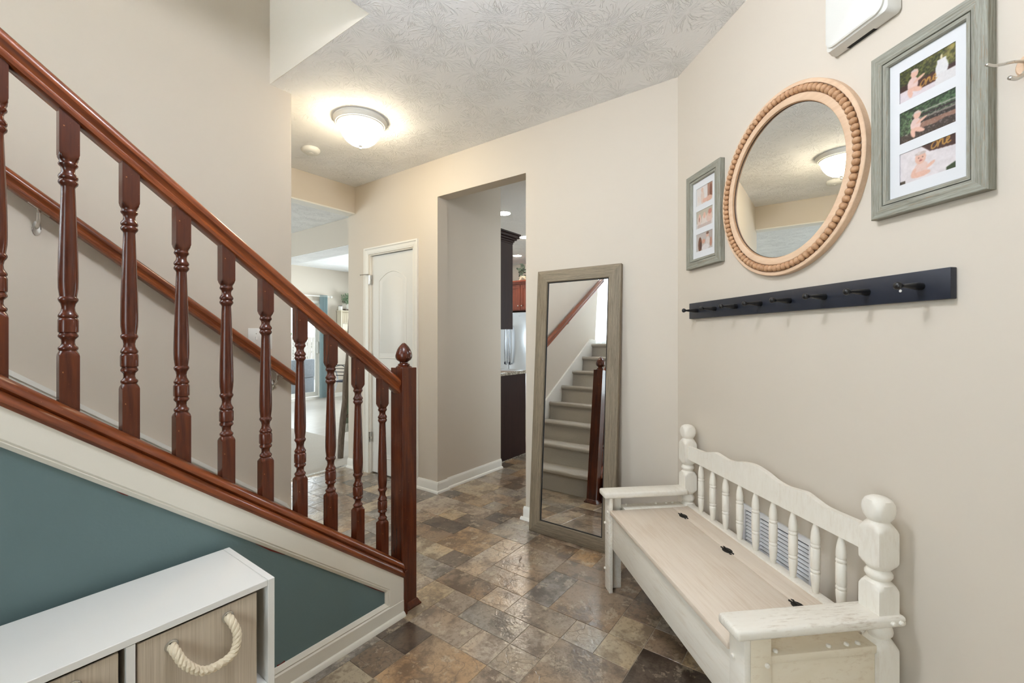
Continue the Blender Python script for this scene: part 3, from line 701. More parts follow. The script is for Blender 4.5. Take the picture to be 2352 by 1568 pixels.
top = catmull([(.058, .717, 0), (.13, .719, 0), (.20, .724, 0), (.245, .736, 0), (.285, .7455, 0), (.325, .742, 0), (.375, .737, 0), (.425, .742, 0), (.48, .756, 0), (.55, .765, 0), (.62, .756, 0), (.675, .742, 0), (.725, .737, 0), (.775, .742, 0), (.815, .7455, 0), (.855, .736, 0), (.90, .727, 0), (.97, .727, 0), (1.045, .729, 0)], 5)
out = [(p.x, p.y) for p in top] + [(1.045, .656), (.058, .652)]
b = B().extr([(x, -.046, z) for x, z in out], (0, .022, 0))
b.obj('crest_rail', M['bench_post'], bench, 40)
bb('lower_back_rail', .06, BL-.06, .018, .052, .385, .424, 'bench_post')
sp_prof = [(.0065, -.004), (.0085, 0), (.0115, .02), (.0138, .045), (.0146, .062), (.0138, .064), (.0125, .067), (.0145, .070), (.0148, .073), (.0145, .076), (.0125, .079), (.0138, .082), (.0148, .085),
           (.0148, .146), (.0138, .148), (.0125, .151), (.0145, .154), (.0148, .157), (.0145, .160), (.0125, .163), (.0138, .166), (.0146, .170), (.0142, .186), (.0125, .202), (.0095, .217), (.0062, .229), (.0035, .236)]
sm = B().lathe(sp_prof, 20).mesh('spindle', 40); sm.materials.append(M['bench_post'])
for k in range(9): link('spindle', sm, None, bench, (.16+.0985*k, -.034, .423))
ZSEAT = .417
bb('seat_back_board', .064, BL-.064, .05, .139, ZSEAT-.02, ZSEAT, 'bench_seat')
lid = bb('seat_lid', .072, BL-.072, .1405, .466, ZSEAT-.02, ZSEAT, 'bench_seat', .004)
def hinge(p):
    b = B()
    for s_ in (-1, 1):
        pts = [(p-.036, s_*.004), (p-.03, s_*.010), (p-.022, s_*.007), (p-.016, s_*.013), (p-.006, s_*.017), (p+.006, s_*.017), (p+.016, s_*.013), (p+.022, s_*.007), (p+.03, s_*.010), (p+.036, s_*.004), (p+.02, s_*.0022), (p-.02, s_*.0022)]
        b.extr([(x, -.140+y, ZSEAT-.001) for x, y in pts], (0, 0, .0035))
    b.tube([(p-.02, -.140, ZSEAT+.003), (p+.02, -.140, ZSEAT+.003)], .003, 8)
    return b.obj('hinge', M['brass_dark'], lid)
for p in (.185, .53, .90): hinge(p)
bb('front_apron', .06, BL-.06, .428, .446, .217, ZSEAT-.02, 'bench')
for s_ in (0, 1):
    f = (lambda p0, p1: (p0, p1)) if s_ == 0 else (lambda p0, p1: (BL-p1, BL-p0))
    wm = 'bench' if s_ == 0 else 'bench_end_shaded'
    lg = bb('leg', *f(0, .066), .446, .465, 0, .474, 'bench', .003)
    bb('leg_side_board', *f(0.001, .020), .386, .446, 0, .474, wm, .002)
    bb('end_rail', *f(.006, .072), .064, .386, ZSEAT-.020, ZSEAT+.0015, wm, .002)
    bb('end_panel', *f(.012, .028), .064, .386, .15, ZSEAT-.020, wm, .001)
    arm = B(); p0, p1 = f(-.012, .078)
    arm.box(p0, p1, -.492, .012 if s_ else -.052, .474, .503, .009, 3)
    if s_: pass
    arm = arm.obj('armrest', M['bench_worn' if s_ else 'bench'], bench, 40)
    def plug(p, q, z, ax):
        R_ = {'q': Matrix.Rotation(math.pi/2, 4, 'X'), 'p': Matrix.Rotation(math.pi/2 if s_ else -math.pi/2, 4, 'Y'), 'z': Matrix()}[ax]
        return B().lathe([(.0055, -.002), (.0068, .001), (.0066, .004), (.0045, .0068), (.001, .0075)], 12, Matrix.Translation((p, -q, z)) @ R_).obj('wood_plug', M['bench_post'], bench)
    pm_ = f(.012, .012)[0]
    for z in (.40, .30): plug(f(.045, .045)[0], .465, z, 'q')
    plug(f(.008, .008)[0], .465, .33, 'q'); plug(f(.008, .008)[0], .465, .10, 'q')
    pe = f(0.001, 0.001)[0]
    for q in ((.40, .34) if s_ else (.40,)): plug(pe, .40, q, 'p')
    for q in (.36, .20, .145, .11): plug(f(.02, .02)[0], q, ZSEAT+.0015, 'z')
    if s_:
        for q in (.035, .01): plug(p1, q, .489, 'p')

# ================================================================== return air grille on the right wall
def rwt(name, label, cat, t, z, d=0, group=None):
    x, y = wp(t, d); return thing(name, label, cat, (x, y, z), RW, group)
vt = rwt('return_air_vent', 'white louvered return air grille on the wall behind the bench', 'vent', .745, .38)
B().box(-.178, .178, -.0015, 0, -.15, .155).obj('duct_back', M['duct'], vt, 0)
mitre('frame', M['vent'], vt, -.19, .19, -.17, .168, [(0, 0), (0, -.008), (.02, -.010), (.02, 0)])
cols = [(-.168, -.098), (-.082, -.012), (.006, .082), (.098, .168)]
for x0, x1 in ((-.098, -.082), (-.012, .006), (.082, .098)): B().box(x0, x1, -.010, -.001, -.15, .148).obj('mullion', M['vent'], vt, 0)
slm = {}
for x0, x1 in cols:
    w = round(x1-x0, 3)
    if w not in slm:
        b = B(); b.extr([(-w/2, -.001, .0062), (-w/2, -.009, -.0030), (-w/2, -.0082, -.0036), (-w/2, -.0005, .0054)], (w, 0, 0)); slm[w] = b.mesh('slat', 0); slm[w].materials.append(M['vent'])
    for k in range(19): link('slat', slm[w], None, vt, ((x0+x1)/2, 0, -.145+.0155*k))

# ================================================================== peg rail
pr = rwt('peg_rail', 'long navy black peg rail with eight pegs on the right wall', 'coat rack', .76, 1.4115)
B().box(-.610, .610, -.020, 0, -.0405, .0405, .002, 2).obj('board', M['navy'], pr)
pgm = B().lathe([(.0105, 0), (.0105, .012), (.0085, .030), (.006, .048), (.0048, .058), (.0048, .062), (.007, .0655), (.0095, .0700), (.0105, .0740), (.0100, .0780), (.007, .0815), (.001, .083)], 18, Matrix.Rotation(math.pi/2, 4, 'X')).mesh('peg', 40)
pgm.materials.append(M['peg'])
for k in range(8): link('peg', pgm, None, pr, (-.535+.1535*k, -.0195, -.001))
for x in (-.385, -.525+1.01): B().lathe([(.004, 0), (.004, .0012), (.0018, .0014)], 10, Matrix.Translation((x+.0, -.0198, -.008)) @ Matrix.Rotation(math.pi/2, 4, 'X')).obj('screw', M['white_plastic'], pr)

# ================================================================== round mirror
rm = rwt('round_mirror', 'round beech mirror with a ring of wooden beads above the peg rail', 'mirror', .79, 1.866)
RX = Matrix.Rotation(math.pi/2, 4, 'X')      # lathe axis z -> local -y (out of the wall)
def ring(prof, name, mat, par, seg=96):
    b = B(); rs = []
    for k in range(seg):
        a_ = 2*math.pi*k/seg; rs.append([(r*math.cos(a_), -y, r*math.sin(a_)) for r, y in prof])
    return b.rings(rs, closed=True).obj(name, mat, par, 35)
ring([(.353, 0), (.353, .021), (.351, .023), (.3395, .023), (.3385, .011), (.3115, .011), (.3105, .021), (.308, .023), (.288, .0235), (.284, .021), (.284, .008), (.284, 0)], 'wooden_ring', M['beech'], rm)
ring([(.2838, .009), (.2838, .0175), (.2818, .0165), (.2812, .010)], 'inner_lip', M['bead'], rm)
ring([(.2814, .0095), (.2814, .0118), (.2800, .0118), (.2800, .0095)], 'shadow_gap', M['black'], rm)
B().lathe([(.2838, .0085), (.2838, .0105)], 96, RX).obj('mirror_glass', M['mirror'], rm, 20)
NB = 92
bdm = B().ball((0, 0, 0), .0135, .0125, .0112, 14, 10).mesh('bead', 60); bdm.materials.append(M['bead'])
for k in range(NB):
    a_ = 2*math.pi*k/NB; o = link('bead', bdm, None, rm, (.3245*math.cos(a_), -.0235, .3245*math.sin(a_))); o.rotation_euler = (0, -a_, 0)

# ================================================================== photo prints (flat prints painted as vertex colours)
def ell(px, py, cx, cy_, rx, ry, ang=0):
    c, s_ = math.cos(ang), math.sin(ang); x, y = px-cx, py-cy_
    return ((x*c+y*s_)/rx)**2+((-x*s_+y*c)/ry)**2 < 1
def vnoise(px, py, f, seed):
    rs = np.random.RandomState(seed); g = rs.rand(64, 64); x, y = px*f, py*f
    xi, yi = np.floor(x).astype(int), np.floor(y).astype(int); fx, fy = x-xi, y-yi
    fx, fy = fx*fx*(3-2*fx), fy*fy*(3-2*fy); q = lambda i, j: g[(xi+i) % 64, (yi+j) % 64]
    return (q(0, 0)*(1-fx)+q(1, 0)*fx)*(1-fy)+(q(0, 1)*(1-fx)+q(1, 1)*fx)*fy
def stroke(px, py, pts, w):
    m = np.zeros_like(px, bool)
    for (x0, y0), (x1, y1) in zip(pts[:-1], pts[1:]):
        dx, dy = x1-x0, y1-y0; L = dx*dx+dy*dy+1e-9; t = np.clip(((px-x0)*dx+(py-y0)*dy)/L, 0, 1)
        m |= (px-x0-t*dx)**2+(py-y0-t*dy)**2 < w*w
    return m
def put(img, m, c, k=1.0): img[m] = img[m]*(1-k)+np.array(c, float)*k
def script_one(px, py, x, y, s_):
    o = [(x+s_*(.26+.22*math.cos(a_)), y+s_*(.3+.3*math.sin(a_))) for a_ in np.linspace(.6, 6.9, 16)]
    o = [(u+(v-y)*.35, v) for u, v in o]
    n_ = [(.62, .0), (.80, .55), (.78, .35), (.92, .58), (1.04, .5), (1.0, .12), (1.12, .0), (1.22, .1)]
    e = [(1.22, .1), (1.52, .38), (1.50, .58), (1.36, .52), (1.28, .22), (1.40, .0), (1.62, .1)]
    f = lambda L: [(x+s_*u, y+s_*v) for u, v in L]
    return stroke(px, py, o, .055*s_) | stroke(px, py, f(n_), .06*s_) | stroke(px, py, f(e), .055*s_)
NX, NYP = 110, 70
def canvas():
    py, px = np.mgrid[0:NYP, 0:NX]; px = (px+.5)/NX*1.55; py = (py+.5)/NYP
    return px, py, np.zeros((NYP, NX, 3))
SK, PK, WH, GD = (238, 190, 170), (240, 208, 200), (240, 238, 238), (196, 148, 70)
def leafy(img, px, py, lo, hi, f=26, seed=3):
    n_ = vnoise(px, py, f, seed)*.6+vnoise(px, py, f*2.3, seed+1)*.4; n_ = np.clip((n_-.3)/.4, 0, 1)[..., None]
    img[:] = np.array(lo)*(1-n_)+np.array(hi)*n_
def baby(img, px, py, x, y, s_, lean=0.0):
    put(img, ell(px, py, x, y+.02*s_, .16*s_, .22*s_, lean), PK); put(img, ell(px, py, x+.10*s_, y-.18*s_, .19*s_, .07*s_, -.5), SK); put(img, ell(px, py, x-.08*s_, y-.22*s_, .07*s_, .16*s_, .2), SK)
    put(img, ell(px, py, x+.18*s_, y+.10*s_, .18*s_, .045*s_, .35), SK); put(img, ell(px, py, x+.05*s_, y+.33*s_, .115*s_, .13*s_), SK); put(img, ell(px, py, x+.05*s_, y+.41*s_, .105*s_, .035*s_, -.15), (226, 206, 200))
def ph1():
    px, py, im = canvas(); leafy(im, px, py, (34, 38, 20), (104, 110, 52))
    g = np.clip((px-.7)*.9+(py-.75)*1.4, 0, 1)[..., None]*np.clip(vnoise(px, py, 9, 8)*1.6-.3, 0, 1)[..., None]; im[:] = im*(1-g*.7)+np.array((236, 206, 120))*g*.7
    put(im, (py < .50-.05*px+.04*vnoise(px, py, 14, 4)) & (py > .12), (62, 36, 32)); put(im, (py < .34) & (px < .5), (238, 224, 226)); put(im, py < .16+.10*vnoise(px, py, 4, 5), (234, 222, 226))
    put(im, ell(px, py, 1.18, .46, .17, .26), WH); put(im, (np.abs(px-1.18) < .12) & (py > .3) & (py < .74), WH); put(im, (py < .32) & (px > 1.0), (236, 232, 232)); put(im, ell(px, py, 1.17, .80, .03, .07), (236, 220, 180))
    put(im, (px > .56) & (px < 1.02) & (py > .17) & (py < .46), (70, 36, 32)); put(im, script_one(px, py, .56, .22, .30), GD); baby(im, px, py, .38, .42, 1.0); return im
def ph2():
    px, py, im = canvas(); leafy(im, px, py, (26, 42, 30), (92, 124, 84), 22, 11)
    for k, (y0, w, c) in enumerate(((.80, .02, (160, 160, 150)), (.70, .035, (40, 32, 32)), (.60, .03, (130, 124, 116)), (.52, .05, (44, 36, 34)), (.38, .09, (150, 112, 96)))):
        put(im, (np.abs(py-(y0-.06*px)) < w) & (px > .35), c)
    put(im, py < .22+.05*vnoise(px, py, 8, 2), (58, 46, 42)); m = vnoise(px, py, 40, 9) > .78; put(im, m & (py < .75), (196, 190, 184), .6)
    baby(im, px, py, .46, .42, .95); return im
def ph3():
    px, py, im = canvas(); im[:] = np.array((236, 228, 230)); im += (vnoise(px, py, 7, 6)[..., None]-.5)*16
    put(im, (py > .78-.12*(px-.7)) & (px > .62) & (py < 1.3) & (px+py > 1.62), (66, 38, 36)); put(im, script_one(px, py, .86, .80, .34), GD); put(im, (px > 1.3) & (py < .20-(1.55-px)*.4), (52, 70, 44)); put(im, (px < .16) & (py < .1), (60, 50, 40))
    put(im, ell(px, py, .62, .34, .20, .20), (238, 206, 196)); put(im, ell(px, py, .60, .16, .28, .09), SK); put(im, ell(px, py, .88, .36, .14, .05, .5), SK); put(im, ell(px, py, .40, .26, .06, .14, -.4), SK)
    put(im, ell(px, py, .60, .66, .155, .19), SK); put(im, ell(px, py, .60, .80, .16, .05), (206, 190, 186)); put(im, ell(px, py, .56, .83, .05, .04), (230, 216, 212))
    for x in (.55, .66): put(im, ell(px, py, x, .67, .018, .016), (70, 54, 50))
    put(im, ell(px, py, .61, .575, .05, .022), (170, 96, 92)); put(im, ell(px, py, .61, .625, .02, .014), (216, 160, 144)); return im
def ph4():
    px, py, im = canvas(); im[:] = np.array((238, 232, 228)); put(im, ell(px, py, .58, .40, .17, .40), (236, 214, 200)); put(im, ell(px, py, .56, .82, .11, .12), (234, 200, 180)); put(im, ell(px, py, .22, .36, .10, .2), (240, 226, 216))
    put(im, (px > 1.05) & (py > .18+(px-1.05)*.1), (176, 134, 116)); put(im, ell(px, py, 1.36, .55, .11, .38), (128, 74, 54)); put(im, ell(px, py, 1.18, .16, .30, .16), (232, 186, 164)); put(im, ell(px, py, .78, .16, .2, .12), SK); return im
def ph5():
    px, py, im = canvas(); im[:] = np.array((200, 190, 172)); put(im, py < .30, (234, 226, 220))
    for x, r, c in ((.28, .20, (236, 214, 202)), (.74, .23, (238, 224, 214)), (1.22, .26, (236, 206, 192))): put(im, ell(px, py, x, .42, r, .30), c); put(im, ell(px, py, x+.02, .64, r*.55, .17), SK)
    put(im, ell(px, py, 1.28, .74, .16, .15), (206, 140, 120)); put(im, ell(px, py, .26, .5, .05, .14), (170, 120, 100)); put(im, (py < .18) & (px > .1) & (px < 1.4), (190, 160, 150), .5); return im
def ph6():
    px, py, im = canvas(); im[:] = np.array((206, 196, 190)); put(im, (px > 1.0) & (py > .2), (190, 176, 168)); put(im, ell(px, py, .34, .36, .18, .44), (124, 78, 58)); put(im, ell(px, py, .40, .30, .10, .22), (84, 52, 42))
    put(im, ell(px, py, .68, .50, .16, .13), (222, 168, 144)); put(im, ell(px, py, 1.05, .78, .13, .15), (228, 184, 164)); put(im, ell(px, py, 1.06, .90, .13, .07), (120, 84, 66)); put(im, ell(px, py, 1.08, .44, .18, .26), (230, 220, 214)); put(im, ell(px, py, .86, .14, .34, .18), (236, 230, 228)); put(im, ell(px, py, 1.36, .34, .09, .26), (200, 140, 116)); return im
def print_mat():
    a = N('photo_print'); at = a.n('ShaderNodeVertexColor', _layer_name='print'); a.set(Base_Color=at.outputs[0], Roughness=.35); return a.m
M['print'] = print_mat()
def photo(img, w, h, par, x, z, y):
    vx = np.linspace(-w/2, w/2, NX+1); vz = np.linspace(-h/2, h/2, NYP+1)
    vts = [(a_, 0, c) for c in vz for a_ in vx]; fs = [(j*(NX+1)+i, j*(NX+1)+i+1, (j+1)*(NX+1)+i+1, (j+1)*(NX+1)+i) for j in range(NYP) for i in range(NX)]
    me = bpy.data.meshes.new('photo_print'); me.from_pydata(vts, [], fs)
    for _ in range(2):
        pd_ = np.pad(img, ((1, 1), (1, 1), (0, 0)), 'edge'); img = (pd_[:-2, 1:-1]+pd_[2:, 1:-1]+pd_[1:-1, :-2]+pd_[1:-1, 2:]+2*img)/6
    img = img+(vnoise(*np.meshgrid(np.arange(NX)/9., np.arange(NYP)/9.), 3, 21)[..., None]-.5)*9
    at = me.color_attributes.new('print', 'FLOAT_COLOR', 'CORNER'); s_ = np.clip(img, 0, 255)/255.; l_ = np.where(s_ <= .04045, s_/12.92, ((s_+.055)/1.055)**2.4).reshape(-1, 3)
    d = np.ones((len(l_), 4, 4)); d[:, :, :3] = l_[:, None, :]*.74; at.data.foreach_set('color', d.reshape(-1)); me.materials.append(M['print'])
    return link('photo_print', me, None, par, (x, y, z))
def picture(label, t, z, w, h, prints, ph, pw):
    f = rwt('picture_frame', label, 'picture frame', t, z, group='grey wood picture frames')
    mitre('frame_rail', [M['weather_h'], M['weather_v']], f, -w/2, w/2, -h/2, h/2, [(0, 0), (0, -.024), (.002, -.026), (.033, -.026), (.034, -.0225), (.034, 0)])
    mitre('gap_line', M['black'], f, -w/2+.034, w/2-.034, -h/2+.034, h/2-.034, [(0, 0), (0, -.020), (.0022, -.020), (.0022, 0)])
    mitre('inner_rail', [M['weather_h'], M['weather_v']], f, -w/2+.036, w/2-.036, -h/2+.036, h/2-.036, [(0, 0), (0, -.0245), (.009, -.0235), (.012, -.019), (.012, 0)])
    gap = (h-2*.048-3*ph)/4; zz = [h/2-.048-gap-ph/2-k*(ph+gap*.92)-.002 for k in range(3)]
    b = slab_holes(B(), 'y', -.0135, -.0115, -w/2+.047, w/2-.047, -h/2+.047, h/2-.047, [(-pw/2, pw/2, q-ph/2, q+ph/2) for q in zz])
    b.obj('mat_board', M['mat'], f, 0)
    for q, fn in zip(zz, prints): photo(fn(), pw, ph, f, 0, q, -.0112)
    return f
picture('grey wood frame of three baby photos between the mirror and the hook', 1.3065, 1.8645, .290, .482, (ph1, ph2, ph3), .088, .140)
picture('grey wood frame of three newborn photos left of the round mirror', .276, 1.8735, .292, .486, (ph4, ph5, ph6), .088, .140)

# ================================================================== door chime
ch = rwt('door_chime', 'white plastic door chime box high on the right wall', 'door chime', 1.125, 2.315)
cw, chh = .108, .108
b = B(); rs = []
def rrect(w, h, r, y, n=6):
    o = []
    for cx_, cz_, a0 in ((w-r, -h+r, -90), (w-r, h-r, 0), (-w+r, h-r, 90), (-w+r, -h+r, 180)):
        for k in range(n+1):
            a_ = math.radians(a0+90*k/n); o.append((cx_+r*math.cos(a_), y, cz_+r*math.sin(a_)))
    return o
b.rings([rrect(cw, chh, .012, -.004), rrect(cw, chh, .012, -.02), rrect(cw-.006, chh-.006, .014, -.042), rrect(cw-.012, chh-.010, .028, -.046)], caps=True)
b.obj('housing', M['white_plastic'], ch, 25)
b = B().rings([rrect(cw-.012, chh-.010, .028, -.046), rrect(cw-.012, chh-.010, .028, -.052), rrect(cw-.016, chh-.014, .026, -.0545)]); b.obj('cover', M['white_plastic'], ch, 30)
B().box(-.055, .035, -.014, -.001, -chh-.0006, -chh+.003).obj('sound_slot', M['black'], ch, 0)
B().box(-cw+.01, cw-.01, -.005, 0, -chh+.006, chh-.006).obj('back_plate', M['white_plastic'], ch, 0)
# ================================================================== coat hook at the right edge
hk = rwt('coat_hook', 'satin metal double coat hook on a wooden disc at the right edge', 'coat hook', 1.515, 1.875)
B().lathe([(.024, 0), (.026, .004), (.026, .012), (.022, .016), (.001, .017)], 24, Matrix.Translation((.005, 0, .005)) @ RX).obj('wooden_disc', M['beech'], hk)
up = catmull([(.0, -.014, .012), (-.003, -.040, .011), (-.006, -.070, .004), (-.009, -.090, .0005), (-.010, -.106, .002)], 6)
b = B().tube(up, [.0042]*len(up), 10, flat=(1, .75)); b.ball((up[-1].x, up[-1].y, up[-1].z), .0042, .0042, .0034, 10, 6); b.obj('upper_prong', M['chrome'], hk)
lo = catmull([(.004, -.014, -.004), (.003, -.030, -.022), (.002, -.046, -.030), (.001, -.060, -.029)], 6)
b = B().tube(lo, .0048, 10); b.ball((lo[-1].x, lo[-1].y, lo[-1].z), .005, .005, .0045, 10, 6); b.obj('lower_prong', M['chrome'], hk)

# ================================================================== leaning mirror
yaw, tilt = .0066, .0645
e_ = Vector((math.sin(yaw), -math.cos(yaw), 0)); n_ = Vector((math.cos(yaw), math.sin(yaw), 0)); u_ = n_*math.sin(tilt)+Vector((0, 0, math.cos(tilt)))
nn = u_.cross(e_)
LM = Matrix(((e_.x, nn.x, u_.x, 2.411), (e_.y, nn.y, u_.y, 1.6365), (e_.z, nn.z, u_.z, .0025), (0, 0, 0, 1)))
lm = thing('leaning_mirror', 'tall driftwood framed mirror leaning on the back wall', 'mirror', M=LM)
mitre('frame_rail', [M['drift_h'], M['drift_v']], lm, 0, .5945, 0, 1.722, [(0, .0), (0.001, .026), (.012, .028), (.082, .028), (.082, .008), (.076, -.003), (.006, -.003)])
mitre('inner_lip', M['black'], lm, .081, .5945-.081, .081, 1.722-.081, [(0, .004), (0, .012), (.004, .012), (.004, .004)])
B().box(.080, .5945-.080, .009, .012, .080, 1.722-.080).obj('mirror_glass', M['mirror'], lm, 0)
B().box(.01, .5845, .0125, .027, .02, 1.70).obj('backing', M['drift_v'], lm, 0)

# ================================================================== ceiling lamps, smoke detector
def flush_lamp(label, x, y, mat='shade'):
    t = thing('ceiling_lamp', label, 'ceiling lamp', (x, y, ZC-.2), group='flush dome ceiling lamps')
    MT = Matrix.Translation((0, 0, .2))
    B().lathe([(.02, 0), (.168, 0), (.1725, -.004), (.1725, -.012), (.168, -.018), (.166, -.030), (.160, -.037), (.152, -.038), (.150, -.044), (.1425, -.046), (.1405, -.040), (.1405, -.01), (.02, -.01)], 48, MT).obj('base_ring', M['white_plastic'], t, 35)
    B().lathe([(.1395, -.036), (.1395, -.042), (.137, -.060), (.130, -.085), (.116, -.112), (.096, -.138), (.070, -.158), (.040, -.170), (.012, -.174), (.001, -.1745)], 48, MT).obj('glass_shade', M[mat], t, 60)
    B().lathe([(.001, -.172), (.013, -.174), (.014, -.177), (.007, -.182), (.006, -.188), (.0085, -.193), (.007, -.199), (.001, -.202)], 16, MT).obj('finial', M['chrome'], t)
    return t
flush_lamp('lit flush dome ceiling lamp over the hall', 1.789, 2.586)
pl = thing('globe_lamp', 'unseen entry lamp, made a globe to light the ceiling', 'ceiling lamp', (.645, .79, 2.45))  # entry lamp out of view; globe shape chosen to brighten the ceiling
B().ball((0, 0, .12), .12, .12, .12, 40, 24).obj('glass_globe', M['shade_entry'], pl, 60)
B().lathe([(.001, .228), (.035, .23), (.04, .245), (.012, .26), (.010, .262), (.010, .27), (.055, .275), (.06, .289), (.001, .2895)], 24).obj('stem', M['chrome'], pl)
flush_lamp('added unseen dome lamp lighting the stairwell', .2, 2.2, 'shade_up').location.z += 5.18-ZC  # unseen lamp, added for light from the upper left
sd = thing('smoke_detector', 'white smoke detector on the ceiling beside the hall lamp', 'smoke detector', (1.832, 3.29, ZC-.036))
def octr(r, z): return [(r*(1 if k % 4 else 1)*math.cos(math.radians(22.5*k+11))*(1.0 if k % 2 else 1.03), r*math.sin(math.radians(22.5*k+11))*(1.0 if k % 2 else 1.03), z) for k in range(16)]
B().rings([octr(.066, .036), octr(.068, .030), octr(.068, .022), octr(.062, .010), octr(.050, .002), octr(.03, 0)]).obj('housing', M['white_plastic'], sd, 30)
B().lathe([(.020, .004), (.020, -.001), (.017, -.003), (.008, -.003), (.007, -.005), (.001, -.0055)], 20).obj('test_button', M['white_plastic'], sd)

# ================================================================== kitchen seen through the opening
kc = thing('base_cabinet', 'espresso base cabinet end seen through the kitchen opening', 'cabinet', (3.42, 2.75, 0))
B().box(3.425, 3.99, 2.752, 3.6, .09, .885).obj('body', M['espresso'], kc, 0, world=True); B().box(3.425, 3.985, 2.748, 2.752, .012, .884, .001).obj('end_panel', M['espresso'], kc, 0, world=True)
B().box(3.425, 3.93, 2.754, 3.6, 0, .09).obj('toe_kick', M['black'], kc, 0, world=True)
B().box(3.425, 3.985, 2.738, 2.748, 0.0, .012, .002).obj('floor_strip', M['chrome'], kc, 0, world=True)
tag(B().box(3.425, 4.03, 2.72, 3.62, .886, .92, .004, 2).obj('countertop', M['granite']), 'speckled granite countertop on the espresso base cabinet', 'countertop')
uc = thing('wall_cabinet', 'tall espresso wall cabinet with stepped crown moulding', 'cabinet', (3.42, 2.75, 1.363))
B().box(3.425, 3.73, 2.75, 3.5, 1.363, 2.28, .001).obj('body', M['espresso'], uc, 0, world=True); B().box(3.732, 3.752, 2.752, 3.498, 1.363, 2.26, .002).obj('cabinet_door', M['espresso'], uc, 0, world=True)
for k, (o, z0, z1) in enumerate(((.006, 2.255, 2.275), (.016, 2.275, 2.295), (.034, 2.295, 2.315), (.054, 2.315, 2.345), (.066, 2.345, 2.362))):
    B().box(3.425, 3.745+o, 2.75-o, 3.5, z0, z1, .004, 2).obj('crown_step', M['espresso'], uc, 35, world=True)
fr = thing('refrigerator', 'stainless french door refrigerator at the far side of the kitchen', 'refrigerator', (6.5, 4.86, 0))
B().box(6.56, 7.18, 4.42, 5.30, .02, 1.735).obj('body', M['steel'], fr, 0, world=True)
for y0, y1 in ((4.42, 4.857), (4.863, 5.30)): B().box(6.5, 6.558, y0, y1, .70, 1.735, .008, 2).obj('door', M['steel'], fr, 30, world=True)
B().box(6.5, 6.558, 4.42, 5.30, .04, .69, .008, 2).obj('freezer_drawer', M['steel'], fr, 30, world=True)
for y in (4.81, 4.91):
    hb = catmull([(6.5, y, .80), (6.45, y, .82), (6.435, y, 1.15), (6.45, y, 1.46), (6.5, y, 1.48)], 6); B().tube(hb, .014, 10).obj('handle', M['steel'], fr, world=True)
    B().lathe([(.016, 0), (.016, .05)], 10, Matrix.Translation((6.45, y, .79))).obj('handle_cap', M['duct'], fr, world=True)
B().tube([(6.499, 4.62+.018*math.cos(a_), 1.675+.007*math.sin(a_)) for a_ in np.linspace(3.3, 6.1, 9)], .0012, 5).obj('badge', M['duct'], fr, world=True)
oc = thing('wall_cabinet', 'cherry cabinet with silver knobs above the refrigerator', 'cabinet', (6.55, 4.86, 1.77))
B().box(6.62, 7.19, 4.42, 5.4, 1.775, 2.28).obj('body', M['cabcherry'], oc, 0, world=True)
for y0, y1, ky in ((4.425, 4.665, 4.63), (4.675, 4.915, 4.71), (4.925, 5.165, 5.13)):
    d = thing('cabinet_door', None, None, (6.6, (y0+y1)/2, 1.79)); d.parent = oc; d.matrix_parent_inverse = WM[oc.name].inverted()
    B().box(6.606, 6.618, y0, y1, 1.79, 2.245).obj('door_field', M['cabcherry'], d, 0, world=True)
    b = slab_holes(B(), 'x', 6.596, 6.607, y0, y1, 1.79, 2.245, [(y0+.055, y1-.055, 1.85, 2.185)]); b.obj('door_frame', M['cabcherry'], d, 0, world=True)
    B().ball((6.58, ky, 1.86), .014, .014, .014).obj('knob', M['chrome'], d, world=True)
b = B()
for o, z0, z1 in ((.0, 2.26, 2.28), (.02, 2.28, 2.30), (.04, 2.30, 2.325)): b.box(6.595-o, 7.19, 4.40-o, 5.4, z0, z1)
b.obj('crown', M['cabcherry'], oc, 0, world=True)
def leaves(b, c, r, n, size, seed, stretch=(1, 1, 1)):
    rg = random.Random(seed)
    for _ in range(n):
        d = Vector((rg.gauss(0, 1), rg.gauss(0, 1), rg.gauss(0, 1))).normalized()*r*rg.uniform(.3, 1); p = Vector(c)+Vector((d.x*stretch[0], d.y*stretch[1], d.z*stretch[2]))
        ax = Vector((rg.gauss(0, 1), rg.gauss(0, 1), rg.gauss(0, .6)+.3)).normalized(); sd_ = ax.cross(Vector((rg.gauss(0, 1), rg.gauss(0, 1), rg.gauss(0, 1)))).normalized(); up_ = ax.cross(sd_)*.15
        s_ = size*rg.uniform(.7, 1.2)
        b.rings([[p, p, p, p], [p+ax*s_*.5+sd_*s_*.28+up_*s_, p+ax*s_*.5+up_*s_*1.2, p+ax*s_*.5-sd_*s_*.28+up_*s_, p+ax*s_*.5+up_*s_*.8], [p+ax*s_]*4], caps=False)
    return b
gp = thing('greenery', 'trailing greenery on top of the cherry kitchen cabinet', 'plant', (6.75, 4.72, 2.325))
tag(leaves(B(), (0, 0, .17), .17, 70, .09, 2, (.6, .7, 1)).obj('foliage', M['leaf_dark'], gp, 50), kind='stuff')
B().lathe([(.05, 0), (.07, .02), (.065, .09), (.05, .10), (.001, .10)], 16).obj('pot', M['cream_wood'], gp)
def can_light(x, y, where):
    t = thing('recessed_light', 'lit recessed ceiling light '+where, 'ceiling light', (x, y, ZC-.006), group='recessed kitchen lights')
    B().lathe([(.095, .006), (.095, .001), (.078, 0), (.070, .004)], 32).obj('trim_ring', M['white_plastic'], t)
    B().lathe([(.074, .003), (.074, -.0015), (.001, -.0025)], 32).obj('lens', M['can'], t)
can_light(4.12, 3.15, 'nearest the kitchen opening'); can_light(5.28, 3.65, 'beside the wall cabinet crown'); can_light(6.38, 4.58, 'nearest the refrigerator')
can_light(5.2, 1.8, 'on the right side of the kitchen')
